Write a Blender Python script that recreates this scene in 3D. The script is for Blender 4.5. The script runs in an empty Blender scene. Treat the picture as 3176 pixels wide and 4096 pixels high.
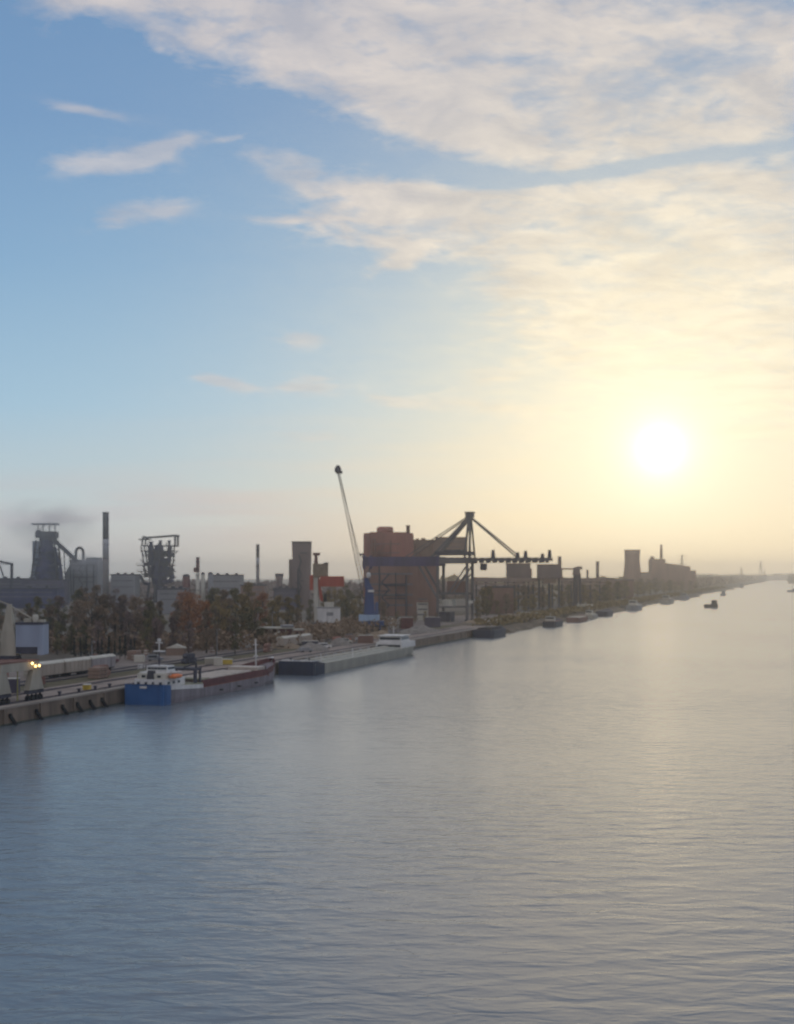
import bpy, bmesh, math, random
from mathutils import Vector, Matrix, noise
random.seed(7)
sc = bpy.context.scene
COL = sc.collection
F = 1300.0            # focal length in pixels of a 1024 px high frame
CAMH = 30.0

# ---------------------------------------------------------------- camera
cd = bpy.data.cameras.new('camera'); cam = bpy.data.objects.new('camera', cd); COL.objects.link(cam)
cam.location = (0, 0, CAMH); cam.rotation_euler = (math.pi/2, 0, 0)
cd.sensor_fit = 'VERTICAL'; cd.sensor_height = 24; cd.lens = 24*F/1024
cd.shift_y = 63/1024
cd.clip_start = 1; cd.clip_end = 40000
cd.dof.use_dof = True; cd.dof.focus_distance = 62; cd.dof.aperture_fstop = cd.lens/1000/0.075
sc.camera = cam
sc.view_settings.view_transform = 'Standard'; sc.view_settings.look = 'None'
sc.view_settings.exposure = -2.3; sc.view_settings.gamma = 1
sc.cycles.pixel_filter_type = 'BLACKMAN_HARRIS'; sc.cycles.filter_width = 2.0
sc.cycles.max_bounces = 6; sc.cycles.volume_bounces = 2
sc.cycles.use_denoising = True
sc.cycles.sample_clamp_indirect = 4

# ---------------------------------------------------------------- sky
SUN_AZ = math.atan(263/F); SUN_EL = math.atan(126/F*math.cos(SUN_AZ))
W = bpy.data.worlds.new('World'); sc.world = W; W.use_nodes = True
nt = W.node_tree; nt.nodes.clear()
def N(t, **k):
    n = nt.nodes.new(t)
    for a, b in k.items(): setattr(n, a, b)
    return n
def L(a, b): nt.links.new(a, b)
def setin(sock, v):
    if isinstance(v, bpy.types.NodeSocket): L(v, sock)
    elif v is not None: sock.default_value = v
def M(op, a, b=None, c=None, clamp=False):
    n = N('ShaderNodeMath', operation=op); n.use_clamp = clamp
    setin(n.inputs[0], a); setin(n.inputs[1], b)
    if c is not None: setin(n.inputs[2], c)
    return n.outputs[0]
def V(op, a, b=None, out=0):
    n = N('ShaderNodeVectorMath', operation=op); setin(n.inputs[0], a)
    if b is not None: setin(n.inputs[1], b)
    return n.outputs[out]
def COMB(x, y, z=0.0):
    n = N('ShaderNodeCombineXYZ'); setin(n.inputs[0], x); setin(n.inputs[1], y); setin(n.inputs[2], z); return n.outputs[0]
def MIX(f, a, b, mode='MIX'):
    n = N('ShaderNodeMix', data_type='RGBA', blend_type=mode); n.clamp_factor = True
    setin(n.inputs[0], f); setin(n.inputs[6], a); setin(n.inputs[7], b); return n.outputs[2]
def NOISE(vec, scale, detail=5, rough=.55, dist=0.0):
    n = N('ShaderNodeTexNoise'); L(vec, n.inputs['Vector']); n.inputs['Scale'].default_value = scale
    n.inputs['Detail'].default_value = detail; n.inputs['Roughness'].default_value = rough
    n.inputs['Distortion'].default_value = dist; return n.outputs[0]
def RAMP(f, pts):
    n = N('ShaderNodeValToRGB'); L(f, n.inputs[0]); cr = n.color_ramp
    while len(cr.elements) < len(pts): cr.elements.new(.5)
    for e, (p, c) in zip(cr.elements, pts): e.position = p; e.color = (*c, 1)
    return n.outputs[0]

sky = N('ShaderNodeTexSky', sky_type='NISHITA'); sky.sun_disc = False
sky.sun_elevation = SUN_EL; sky.sun_rotation = SUN_AZ; sky.air_density = 1.2; sky.dust_density = 1.0; sky.ozone_density = 2.0
tc = N('ShaderNodeTexCoord'); D = tc.outputs['Generated']
sep = N('ShaderNodeSeparateXYZ'); L(D, sep.inputs[0]); dx, dy, dz = sep.outputs
yy = M('MAXIMUM', dy, .2)
U = M('MULTIPLY_ADD', M('DIVIDE', dx, yy), 5200, 1588)       # heading, in units of 1/5200 rad
VV = M('MULTIPLY_ADD', M('DIVIDE', dz, yy), -5200, 2300)     # height above the horizon, same units, falling
zz = M('ADD', M('MAXIMUM', dz, 0.0), .07)
cp = COMB(M('DIVIDE', dx, zz), M('DIVIDE', dy, zz), 0.0)     # cloud deck seen from below
w1 = NOISE(cp, 1.6, 4); w2 = NOISE(V('ADD', cp, (7.3, 2.1, 0)), 1.6, 4)
P0 = COMB(M('MULTIPLY_ADD', M('SUBTRACT', w1, .5), 300, U), M('MULTIPLY_ADD', M('SUBTRACT', w2, .5), 130, VV))
def blob(cx, cy, rx, ry, rot=0, w=1.0, src=None):
    m = N('ShaderNodeMapping', vector_type='TEXTURE'); L(src or P0, m.inputs[0])
    m.inputs[1].default_value = (cx, cy, 0); m.inputs[2].default_value = (0, 0, math.radians(rot)); m.inputs[3].default_value = (rx, ry, 1)
    return M('MULTIPLY', M('EXPONENT', M('MULTIPLY', V('DOT_PRODUCT', m.outputs[0], m.outputs[0], 1), -1.0)), w)
def SUM(lst):
    r = lst[0]
    for x in lst[1:]: r = M('ADD', r, x)
    return r
thick = SUM([blob(*a) for a in [
    (600, 30, 520, 170, 12, 1.0), (1250, 190, 560, 190, 20, 1.1), (1950, 380, 560, 260, 22, 1.2), (2500, 120, 900, 330, 0, 1.2), (2750, 420, 620, 190, -4, 1.1),
    (1500, 120, 700, 180, 5, .7), (2150, 905, 620, 170, 4, 1.15), (2900, 850, 560, 190, -8, 1.2), (1650, 840, 420, 90, -4, .8),
    (2500, 1130, 560, 190, 8, 1.0), (2950, 1200, 480, 240, 0, .9), (1620, 1030, 200, 50, -25, .6), (2700, 1420, 560, 200, 0, .85), (2350, 1330, 420, 110, 10, .7), (3050, 1650, 420, 120, 0, .7),
    (2180, 470, 150, 30, -24, -.7), (2560, 655, 620, 26, -7, -1.1), (1950, 690, 300, 50, 0, -.7), (2000, 60, 50, 160, 10, -.25)]])
thin = SUM([blob(*a) for a in [
    (350, 440, 170, 26, 12, .8), (430, 640, 270, 62, 0, 1.05), (680, 600, 150, 34, -22, .8), (520, 850, 220, 60, -12, .85), (930, 560, 80, 14, -10, .6),
    (1250, 690, 260, 75, 16, .85), (1550, 745, 190, 34, 2, .6), (1230, 875, 250, 22, 0, .5), (1450, 960, 280, 30, 5, .4),
    (1230, 1550, 160, 40, -4, 1.0), (940, 1545, 100, 24, 10, .85), (1630, 1600, 160, 32, 4, .95), (1350, 1745, 260, 22, 4, .85), (1220, 1372, 110, 34, 8, .75),
    (840, 1508, 100, 24, 5, .7), (2020, 1495, 150, 46, -10, .7), (2050, 1640, 280, 55, 6, .8), (2150, 1740, 340, 34, 0, .7), (2900, 1560, 420, 60, 0, .7), (3000, 1750, 350, 40, 0, .7), (1900, 1900, 380, 28, 0, .6)]])
n1 = NOISE(cp, 3.4, 4, .55, .3); n2 = NOISE(V('ADD', cp, (3, 5, 0)), 9.5, 6, .62, .4); n3 = NOISE(cp, 22, 5, .65, .3)
nn = SUM([M('MULTIPLY', M('SUBTRACT', n1, .5), 1.7), M('MULTIPLY', M('SUBTRACT', n2, .5), 1.9), M('MULTIPLY', M('SUBTRACT', n3, .5), .7)])
base = M('ADD', M('SMOOTH_MIN', thick, 1.0, .35), M('MULTIPLY', thin, 1.2))
cov = M('MULTIPLY', M('SUBTRACT', M('ADD', base, nn), .28), 1.25, clamp=True)
cov = M('MULTIPLY', cov, M('MULTIPLY', base, 1.8, clamp=True))
cov = M('MULTIPLY', cov, M('MULTIPLY_ADD', thick, 1.5, .62, clamp=True))
over = M('MULTIPLY', M('SUBTRACT', dz, .44), 5.0, clamp=True)      # unseen cloud added overhead and behind, to turn the blue skylight neutral
over = M('MAXIMUM', over, M('MULTIPLY', M('SUBTRACT', .25, dy), 4.0, clamp=True))
cov = M('MAXIMUM', M('MULTIPLY', cov, .92), M('MULTIPLY', over, .72))
# long flat bands low over the horizon
bp = COMB(M('MULTIPLY', U, .0006), M('MULTIPLY', VV, .0085)); b1 = NOISE(bp, 1.5, 4, .55)
band = M('MULTIPLY', blob(1000, 2080, 1500, 140, 0, 1.3, COMB(U, VV)), M('MULTIPLY', M('SUBTRACT', b1, .40), 5, clamp=True), clamp=True)
band2 = M('MULTIPLY', blob(2300, 1900, 1300, 260, 0, 1.0, COMB(U, VV)), M('MULTIPLY', M('SUBTRACT', b1, .46), 5, clamp=True), clamp=True)
# angle to the sun: aureole
sv = Vector((math.sin(SUN_AZ)*math.cos(SUN_EL), math.cos(SUN_AZ)*math.cos(SUN_EL), math.sin(SUN_EL)))
cosS = V('DOT_PRODUCT', V('NORMALIZE', D), tuple(sv), 1)
ang = M('ARCCOSINE', M('MINIMUM', cosS, 1.0))              # radians
def gl(sig, p=1.0): return M('EXPONENT', M('MULTIPLY', M('POWER', M('DIVIDE', ang, sig), p), -1.0))
el = M('MULTIPLY', M('SUBTRACT', 2300, VV), 1/2300, clamp=True)
clear = RAMP(el, [(0, (.64, .62, .60)), (.06, (.61, .63, .63)), (.15, (.52, .63, .67)), (.30, (.37, .56, .71)), (.55, (.245, .425, .63)), (.80, (.185, .335, .555)), (1, (.165, .305, .52))])
S = 10.0*2**2.4                                                    # colours are meant at Background strength 0.1
clear = MIX(.90, sky.outputs[0], V('SCALE', clear, None) if False else MIX(1.0, clear, (S, S, S, 1), 'MULTIPLY'))
g_wide = gl(.21, 1.7); g_mid = gl(.115, 1.1); g_in = gl(.055, .85); g_core = gl(.0078, 1.0)
warm = MIX(M('MULTIPLY', g_wide, .62), clear, (*[x*S/10 for x in (9.0, 7.9, 5.7)], 1))
cl_col = MIX(g_wide, RAMP(el, [(0, (.50, .45, .41)), (.12, (.46, .44, .43)), (.5, (.52, .50, .53)), (1, (.47, .47, .50))]), (.72, .66, .53, 1))
shade = M('MULTIPLY_ADD', M('SUBTRACT', NOISE(V('ADD', cp, (.05, -.09, 0)), 4.6, 7, .62, .5), .5), 3.0, .45, clamp=True)
cl_dk = MIX(g_wide, (.42, .425, .48, 1), (.74, .64, .50, 1)); cl_col = MIX(shade, cl_dk, MIX(g_wide, (.67, .605, .575, 1), (1.08, .96, .73, 1)))
cl_col = MIX(1.0, cl_col, (S, S, S, 1), 'MULTIPLY')
c = MIX(cov, warm, cl_col)
c = MIX(M('MULTIPLY', band, .85), c, MIX(g_wide, (*[x*S/10 for x in (5.0, 4.85, 5.2)], 1), (*[x*S/10 for x in (9.2, 7.8, 5.2)], 1)))
c = MIX(M('MULTIPLY', band2, .6), c, MIX(g_wide, (*[x*S/10 for x in (6.4, 5.7, 5.4)], 1), (*[x*S/10 for x in (9.4, 8.0, 5.4)], 1)))
low = M('EXPONENT', M('MULTIPLY', el, -7.0))
c = MIX(M('MULTIPLY', M('MULTIPLY', low, g_wide), 1.0), c, (*[x*S/10 for x in (12.5, 8.6, 3.9)], 1))
c = MIX(M('MULTIPLY', M('MULTIPLY', g_mid, M('MULTIPLY_ADD', M('SUBTRACT', n2, .5), 1.6, .85)), .85), c, (*[x*S/10 for x in (11.3, 9.7, 6.0)], 1))
c = MIX(g_in, c, (*[x*S/10 for x in (12.6, 11.7, 9.2)], 1))
c = MIX(g_core, c, (*[x*S/10 for x in (60.0, 46.0, 28.0)], 1))
bg = N('ShaderNodeBackground'); bg.inputs[1].default_value = .1; L(c, bg.inputs[0])
wo = N('ShaderNodeOutputWorld'); L(bg.outputs[0], wo.inputs[0])

# ---------------------------------------------------------------- sun
sl = bpy.data.lights.new('sun', 'SUN'); sl.energy = .5; sl.angle = math.radians(40); sl.color = (1, .70, .40)
so = bpy.data.objects.new('sun', sl); COL.objects.link(so); so.location = (300, 0, 200)
so.rotation_euler = sv.to_track_quat('Z', 'Y').to_euler()

# ---------------------------------------------------------------- materials
MC = {}
def mat(name, col, rough=.7, metal=0.0, var=.22, scale=.5, streak=False, bump=0.0, spec=.3, col2=None, objvar=0.0):
    if name in MC: return MC[name]
    m = bpy.data.materials.new(name); m.use_nodes = True; t = m.node_tree; b = t.nodes['Principled BSDF']
    b.inputs['Roughness'].default_value = rough; b.inputs['Metallic'].default_value = metal
    b.inputs['Specular IOR Level'].default_value = spec
    g = t.nodes.new('ShaderNodeNewGeometry' if not objvar else 'ShaderNodeTexCoord')
    src = g.outputs['Position'] if not objvar else g.outputs['Object']
    mp = t.nodes.new('ShaderNodeMapping'); mp.inputs[3].default_value = (1, 1, .15) if streak else (1, 1, 1)
    t.links.new(src, mp.inputs[0])
    n = t.nodes.new('ShaderNodeTexNoise'); n.inputs['Scale'].default_value = scale; n.inputs['Detail'].default_value = 6; n.inputs['Roughness'].default_value = .62
    t.links.new(mp.outputs[0], n.inputs['Vector'])
    r = t.nodes.new('ShaderNodeValToRGB'); t.links.new(n.outputs[0], r.inputs[0])
    c2 = col2 or tuple(min(1, x*(1+var)) for x in col)
    r.color_ramp.elements[0].position = .32; r.color_ramp.elements[0].color = (*[x*(1-var) for x in col], 1)
    r.color_ramp.elements[1].position = .68; r.color_ramp.elements[1].color = (*c2, 1)
    out = r.outputs[0]
    if objvar:
        oi = t.nodes.new('ShaderNodeObjectInfo'); h = t.nodes.new('ShaderNodeHueSaturation')
        ma = t.nodes.new('ShaderNodeMath'); ma.operation = 'MULTIPLY_ADD'; t.links.new(oi.outputs['Random'], ma.inputs[0])
        ma.inputs[1].default_value = objvar; ma.inputs[2].default_value = 1-objvar/2
        t.links.new(ma.outputs[0], h.inputs['Value']); t.links.new(out, h.inputs['Color']); out = h.outputs[0]
    t.links.new(out, b.inputs['Base Color'])
    if bump:
        bn = t.nodes.new('ShaderNodeBump'); bn.inputs['Strength'].default_value = bump; bn.inputs['Distance'].default_value = .3
        t.links.new(n.outputs[0], bn.inputs['Height']); t.links.new(bn.outputs[0], b.inputs['Normal'])
    MC[name] = m; return m
def water_mat():
    m = bpy.data.materials.new('canal water'); m.use_nodes = True; t = m.node_tree; b = t.nodes['Principled BSDF']
    b.inputs['Base Color'].default_value = (.135, .162, .185, 1); b.inputs['Roughness'].default_value = .24
    b.inputs['IOR'].default_value = 1.6; b.inputs['Specular IOR Level'].default_value = .5
    g = t.nodes.new('ShaderNodeNewGeometry')
    def nz(scale, stretch, rot, detail, dist=0.0, rough=.5):
        mp = t.nodes.new('ShaderNodeMapping'); mp.inputs[2].default_value = (0, 0, rot); mp.inputs[3].default_value = stretch
        t.links.new(g.outputs['Position'], mp.inputs[0]); n = t.nodes.new('ShaderNodeTexNoise')
        n.inputs['Scale'].default_value = scale; n.inputs['Detail'].default_value = detail; n.inputs['Distortion'].default_value = dist; n.inputs['Roughness'].default_value = rough
        t.links.new(mp.outputs[0], n.inputs['Vector']); return n.outputs[0]
    a = nz(.42, (.42, 1.0, 1), .12, 3, .4); c_ = nz(1.5, (.4, 1, 1), -.10, 3, .3); e = nz(.012, (1, .7, 1), .6, 3)
    def mm(op, x, y, z=None):
        n = t.nodes.new('ShaderNodeMath'); n.operation = op
        for i, v in enumerate((x, y, z)):
            if v is None: continue
            if isinstance(v, float) or isinstance(v, int): n.inputs[i].default_value = v
            else: t.links.new(v, n.inputs[i])
        return n.outputs[0]
    # wind ruffles some patches more than others
    amp = mm('MULTIPLY_ADD', mm('SUBTRACT', e, .38), 2.4, .35)
    h = mm('MULTIPLY', mm('ADD', mm('POWER', a, 1.6), mm('MULTIPLY', c_, .16)), mm('MAXIMUM', amp, .25))
    bn = t.nodes.new('ShaderNodeBump'); bn.inputs['Strength'].default_value = .50; bn.inputs['Distance'].default_value = .75
    t.links.new(h, bn.inputs['Height']); t.links.new(bn.outputs[0], b.inputs['Normal'])
    return m

# ---------------------------------------------------------------- builders
class MB:
    def __init__(s): s.v = []; s.f = []; s.mi = []; s.cur = 0
    def add(s, vs, fs):
        o = len(s.v); s.v += [tuple(v) for v in vs]; s.f += [tuple(i+o for i in f) for f in fs]; s.mi += [s.cur]*len(fs); return s
    def box(s, x0, x1, y0, y1, z0, z1, top=None):
        """axis box; top=(dx,dy) insets the upper face"""
        a, b = top or (0, 0)
        return s.add([(x0,y0,z0),(x1,y0,z0),(x1,y1,z0),(x0,y1,z0),(x0+a,y0+b,z1),(x1-a,y0+b,z1),(x1-a,y1-b,z1),(x0+a,y1-b,z1)],
                     [(0,3,2,1),(4,5,6,7),(0,1,5,4),(1,2,6,5),(2,3,7,6),(3,0,4,7)])
    def bar(s, p, q, w, h=None, n=4):
        p = Vector(p); q = Vector(q); d = (q-p).normalized(); h = h or w
        up = Vector((0,0,1)) if abs(d.z) < .95 else Vector((1,0,0))
        a = d.cross(up).normalized(); b = a.cross(d).normalized()
        if n == 4: ring = [a*w/2+b*h/2, -a*w/2+b*h/2, -a*w/2-b*h/2, a*w/2-b*h/2]
        else: ring = [a*math.cos(2*math.pi*i/n)*w/2+b*math.sin(2*math.pi*i/n)*h/2 for i in range(n)]
        k = len(ring); vs = [p+r for r in ring]+[q+r for r in ring]
        fs = [(i,(i+1)%k,(i+1)%k+k,i+k) for i in range(k)]+[tuple(range(k))[::-1], tuple(range(k,2*k))]
        return s.add(vs, fs)
    def path(s, pts, w, n=8):
        for a, b in zip(pts, pts[1:]): s.bar(a, b, w, n=n)
        return s
    def lathe(s, prof, c=(0,0), n=20):
        """prof: (radius, z) from the bottom up"""
        vs = [(c[0]+r*math.cos(2*math.pi*i/n), c[1]+r*math.sin(2*math.pi*i/n), z) for r, z in prof for i in range(n)]
        fs = [(j*n+i, j*n+(i+1)%n, (j+1)*n+(i+1)%n, (j+1)*n+i) for j in range(len(prof)-1) for i in range(n)]
        fs += [tuple(range(n))[::-1], tuple(range((len(prof)-1)*n, len(prof)*n))]
        return s.add(vs, fs)
    def prism(s, poly, y0, y1):
        """poly in xz, extruded along y"""
        k = len(poly); vs = [(x,y0,z) for x,z in poly]+[(x,y1,z) for x,z in poly]
        return s.add(vs, [tuple(range(k)), tuple(range(k,2*k))[::-1]]+[(i,i+k,(i+1)%k+k,(i+1)%k) for i in range(k)])
    def slab(s, poly, z0, z1):
        k = len(poly); vs = [(x,y,z0) for x,y in poly]+[(x,y,z1) for x,y in poly]
        return s.add(vs, [tuple(range(k))[::-1], tuple(range(k,2*k))]+[(i,(i+1)%k,(i+1)%k+k,i+k) for i in range(k)])
    def lattice(s, p, q, w, t, n, w2=None):
        """four-chord lattice boom from p to q"""
        p = Vector(p); q = Vector(q); d = (q-p).normalized(); w2 = w2 or w
        up = Vector((0,0,1)) if abs(d.z) < .95 else Vector((1,0,0)); a = d.cross(up).normalized(); b = a.cross(d).normalized()
        def pt(k, i):
            f = k/n; ww = (w*(1-f)+w2*f)/2; sx, sy = [(1,1),(-1,1),(-1,-1),(1,-1)][i]
            return p+(q-p)*f+a*sx*ww+b*sy*ww
        for i in range(4):
            s.bar(pt(0,i), pt(n,i), t)
            for k in range(n):
                j = (i+1) % 4
                s.bar(pt(k,i if k%2 else j), pt(k+1,j if k%2 else i), t*.55); s.bar(pt(k,i), pt(k,j), t*.5)
        return s
    def build(s, name, m, parent=None, smooth=False, bevel=0):
        me = bpy.data.meshes.new(name); me.from_pydata(s.v, [], s.f)
        for x in (m if isinstance(m, (list, tuple)) else [m]): me.materials.append(x)
        if isinstance(m, (list, tuple)):
            for p, i in zip(me.polygons, s.mi): p.material_index = i
        if smooth:
            for p in me.polygons: p.use_smooth = len(p.vertices) < 8
        me.update(); o = bpy.data.objects.new(name, me); COL.objects.link(o)
        bm = bmesh.new(); bm.from_mesh(me); bmesh.ops.recalc_face_normals(bm, faces=bm.faces); bm.to_mesh(me); bm.free()
        if parent: o.parent = parent
        return o
def tag(o, label, cat, group=None):
    o['label'] = label; o['category'] = cat
    if group: o['group'] = group
    return o
def thing(name, label, cat, loc=(0,0,0), rz=0, group=None):
    o = bpy.data.objects.new(name, None); COL.objects.link(o); o.location = loc; o.rotation_euler = (0,0,rz); o.empty_display_size = .5
    return tag(o, label, cat, group)
def copy_thing(src, loc, rz, label, group=None):
    r = src.copy(); COL.objects.link(r); r.location = loc; r.rotation_euler = (0,0,rz); r['label'] = label
    if group: r['group'] = group
    for ch in list(src.children):
        k = ch.copy(); COL.objects.link(k); k.parent = r
        for g in ch.children:
            q = g.copy(); COL.objects.link(q); q.parent = k
    return r
# the bank runs along u; n points inland
u = Vector((.296, .955)).normalized(); n_ = Vector((-u.y, u.x)); RZ = math.atan2(u.y, u.x); B0 = Vector((-79, 258))
GZ = 3.5
def ST(s, t, z=GZ): p = B0+u*s+n_*t; return (p.x, p.y, z)
def X(px, d): return (px/4-397)/F*d
def Z(py, d): return CAMH-(py/4-575)/F*d
def struct(o): o['kind'] = 'structure'; return o
# ---------------------------------------------------------------- palette
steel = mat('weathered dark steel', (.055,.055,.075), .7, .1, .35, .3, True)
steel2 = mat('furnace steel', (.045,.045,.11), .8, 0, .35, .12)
grey = mat('grey painted steel', (.24,.24,.25), .6, 0, .2, .4, True)
beige = mat('beige painted steel', (.36,.33,.27), .6, 0, .18, .4, True)
cream = mat('cream paint', (.52,.49,.42), .6, 0, .14, .5, True)
white = mat('white paint', (.62,.60,.58), .5, 0, .18, .6, True)
blue = mat('blue crane paint', (.04,.07,.18), .5, 0, .2, .5, True)
dblue = mat('deep blue bridge paint', (.06,.05,.115), .6, 0, .35, .3, True)
ltblue = mat('pale blue paint', (.33,.44,.58), .5, 0, .12, .5, True)
slate = mat('bluish grey cladding', (.27,.31,.40), .55, 0, .10, .5, True)
red = mat('red paint', (.36,.075,.05), .6, 0, .2, .4, True)
maroon = mat('maroon oxide paint', (.12,.04,.04), .7, 0, .3, .6)
orange = mat('orange paint', (.75,.22,.08), .5, 0, .12, .8)
yellow = mat('yellow paint', (.55,.40,.06), .6, 0, .2, .6)
rust = mat('rusty red cladding', (.29,.12,.095), .85, 0, .35, .06, True)
olive = mat('olive beige cladding', (.25,.17,.13), .85, 0, .2, .08, True)
brown = mat('brown concrete', (.22,.125,.10), .9, 0, .3, .10, True)
conc = mat('stained concrete', (.19,.145,.11), .9, 0, .4, .25, True)
conc2 = mat('pale concrete', (.31,.265,.225), .9, 0, .18, .08, True)
dark = mat('black rubber and openings', (.015,.015,.017), .8, 0, .3, 1)
glass = mat('dark window glass', (.02,.03,.04), .12, 0, .1, 1, spec=.6)
purple = mat('purplish grey roofing', (.085,.075,.11), .85, 0, .3, .05)
paleblg = mat('pale grey cladding', (.22,.22,.235), .8, 0, .12, .06, True)
soil = mat('heaped gravel', (.26,.20,.14), .95, 0, .3, .7, bump=.6)
def lampmat(name, col, e):
    m = bpy.data.materials.new(name); m.use_nodes = True; b = m.node_tree.nodes['Principled BSDF']
    b.inputs['Emission Color'].default_value = (*col, 1); b.inputs['Emission Strength'].default_value = e; return m
dusty = mat('dusty glazing', (.12,.12,.13), .45, 0, .3, .15)
lampm = lampmat('lit lamp glass', (1, .62, .2), 20)

# ---------------------------------------------------------------- water and ground
wb = MB(); wb.add([(-700,-1200,0),(7000,-1200,0),(7000,9000,0),(-700,9000,0)], [(0,1,2,3)])
struct(wb.build('water', water_mat()))
def bank_x(s, t=0): return ST(s, t)[:2]
landm = mat('industrial ground', (.105,.09,.065), .95, 0, .35, .02, col2=(.17,.14,.11))
left = [ST(-700,0)[:2], ST(7550,0)[:2], (2900, 7700), (6800, 7600), (6800, 8900), (-5900, 8900), (-5900,-1100), (-1200,-1100)]
struct(MB().slab(left, -2, GZ).build('ground', landm))
right = [(ST(-1400,-300)[0], -1150), ST(0,-290)[:2], ST(1800,-260)[:2], ST(3600,-225)[:2], (1385, 4560), (1545, 5080), (1800, 5900), (2290, 7400), (2900, 7560), (5900, 7560), (5900,-1150)]
struct(MB().slab(right, -2, 2.4).build('far_bank', landm))
# quay wall with coping
qw = thing('quay_wall', 'stained concrete quay wall with pale coping along the water, the ships moored against it', 'quay wall', ST(0,0,0), RZ)
MB().box(-300, 436, -.9, -.004, -1.5, 3.35).build('wall', conc, qw)
MB().box(-300, 436, -1.15, .9, 3.36, 3.80).build('coping', conc2, qw)
MB().box(-300, 436, -1.10, -.905, -.3, .35).build('tide_band', mat('wet algae concrete', (.06,.065,.05), .6), qw)
for i in range(-4, 33):
    if i < 9 or i > 24: MB().box(i*13.0, i*13.0+.5, -1.22, -.91, .4, 3.34).build('pilaster', conc, qw)
rb = random.Random(21); prev = 0; outer = []; sk = 436.5; 
while sk < 3200:
    prev = prev*.55+rb.uniform(-1, 1)*(3.2+sk*.0035); outer.append((sk, -3.5-sk*.003+prev)); sk += rb.uniform(9, 20)*(1+sk/900)
bk = MB(); vs_ = []
for s_, t_ in outer:
    a = ST(s_, t_-3.2, -.6); b = ST(s_, t_, 1.7); c_ = ST(s_, 4, GZ+.12); e_ = ST(s_, 24, GZ+.06); vs_ += [a, b, c_, e_]
bk.add(vs_, [(i*4+j, i*4+j+1, i*4+j+5, i*4+j+4) for i in range(len(outer)-1) for j in range(3)])
bk.add([ST(outer[0][0], outer[0][1]-3.2, -.6), ST(outer[0][0], outer[0][1], 1.7), ST(outer[0][0], 4, GZ+.12), ST(outer[0][0], 4, -.6)], [(0,1,2,3)])
struct(bk.build('shore_embankment', mat('earth bank', (.15,.12,.085), .95, 0, .4, .15, bump=.4)))
apron = mat('concrete apron', (.27,.215,.18), .9, 0, .3, .12)
struct(MB().slab([ST(-300,.9)[:2], ST(436,.9)[:2], ST(436,17)[:2], ST(-300,17)[:2]], GZ-.3, GZ+.05).build('quay_apron', apron))
struct(MB().slab([ST(-300,17.01)[:2], ST(436,17.01)[:2], ST(436,28)[:2], ST(-300,28)[:2]], GZ-.3, GZ+.03).build('grass_verge', mat('brown grass verge', (.10,.085,.045), .95, 0, .35, .2, bump=.3)))
struct(MB().slab([ST(-300,28.01)[:2], ST(620,28.01)[:2], ST(620,62)[:2], ST(-300,62)[:2]], GZ-.3, GZ+.02).build('yard', mat('yard surface', (.20,.165,.14), .95, 0, .35, .08)))

# ================================================================ big works behind the trees
def W2(px, d, z=GZ): return (X(px, d), d, z)
def windows(root, mbw, x0, x1, y, z0, z1, nx, nz, mm, w=.6, h=.5):
    """a few faint strips of glazing, each strip a part"""
    nz = min(nz, 4)
    for k in range(nz):
        zc = z0+(k+.5)*(z1-z0)/nz; hh = (z1-z0)/nz*h/4
        MB().box(x0+(x1-x0)*.04, x1-(x1-x0)*.05, y-.1, y+.05, zc-hh, zc+hh).build('window_strip', dusty, root)

def dress(root, x0, x1, y, h, mt, seed, nv=3, nl=3):
    q = random.Random(seed)
    for i in range(nv):
        x = q.uniform(x0+1, x1-1); MB().bar((x,y-.7,0), (x,y-.7,h*q.uniform(.6, 1.02)), q.uniform(.7, 1.3), n=8).build('riser_pipe', mt, root)
    for i in range(nl):
        z = h*q.uniform(.3, .92); a = q.uniform(x0, (x0+x1)/2); MB().box(a, a+(x1-x0)*q.uniform(.3, .5), y-1.3, y-.01, z, z+.6).build('ledge', mt, root)
    z = 2.0; x = x0+(x1-x0)*.3; w = (x1-x0)*.16; k = 0
    while z < h*.8: MB().bar((x+(w if k%2 else 0),y-1.6,z), (x+(0 if k%2 else w),y-1.6,z+5), .5, .9).build('stair_flight', mt, root); z += 5; k += 1
    for i in range(3): x = q.uniform(x0+2, x1-3); MB().box(x, x+q.uniform(1.5, 3), y+3, y+6, h+.3, h+q.uniform(1.4, 2.8)).build('roof_vent', mt, root)

# --- blast furnace with the inclined conveyor
d = 1300; k = d/5200
f = thing('blast_furnace', 'dark blue-grey blast furnace with flat top deck and conveyor sloping down right', 'blast furnace', W2(188, d))
H = lambda py: Z(py, d)-GZ
xx = lambda px: (px-188)*k
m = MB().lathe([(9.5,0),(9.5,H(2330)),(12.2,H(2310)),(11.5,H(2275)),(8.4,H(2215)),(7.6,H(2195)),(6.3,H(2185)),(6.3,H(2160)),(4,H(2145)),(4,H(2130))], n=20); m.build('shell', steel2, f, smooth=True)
m = MB()
for z in (H(2320), H(2290), H(2262), H(2236), H(2212)):
    w = 15-(z-H(2320))*.13; m.box(-w, w, -w*.8, w*.8, z, z+.7)
m.build('platform', steel, f)
m = MB()
for sx in (-1, 1):
    for sy in (-1, 1):
        m.bar((sx*15.5,sy*12,0), (sx*9,sy*7,H(2160)), 1.4); m.bar((sx*14.5,sy*11,H(2310)), (-sx*12,sy*9,H(2250)), .7); m.bar((-sx*12,sy*9,H(2250)), (sx*9.5,sy*8,H(2195)), .7)
m.build('column', steel, f)
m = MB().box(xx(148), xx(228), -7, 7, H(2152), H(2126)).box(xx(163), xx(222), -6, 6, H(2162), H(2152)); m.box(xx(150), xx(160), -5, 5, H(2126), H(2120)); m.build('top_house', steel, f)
m = MB().box(xx(132), xx(232), -6, 6, H(2100), H(2093))
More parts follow.
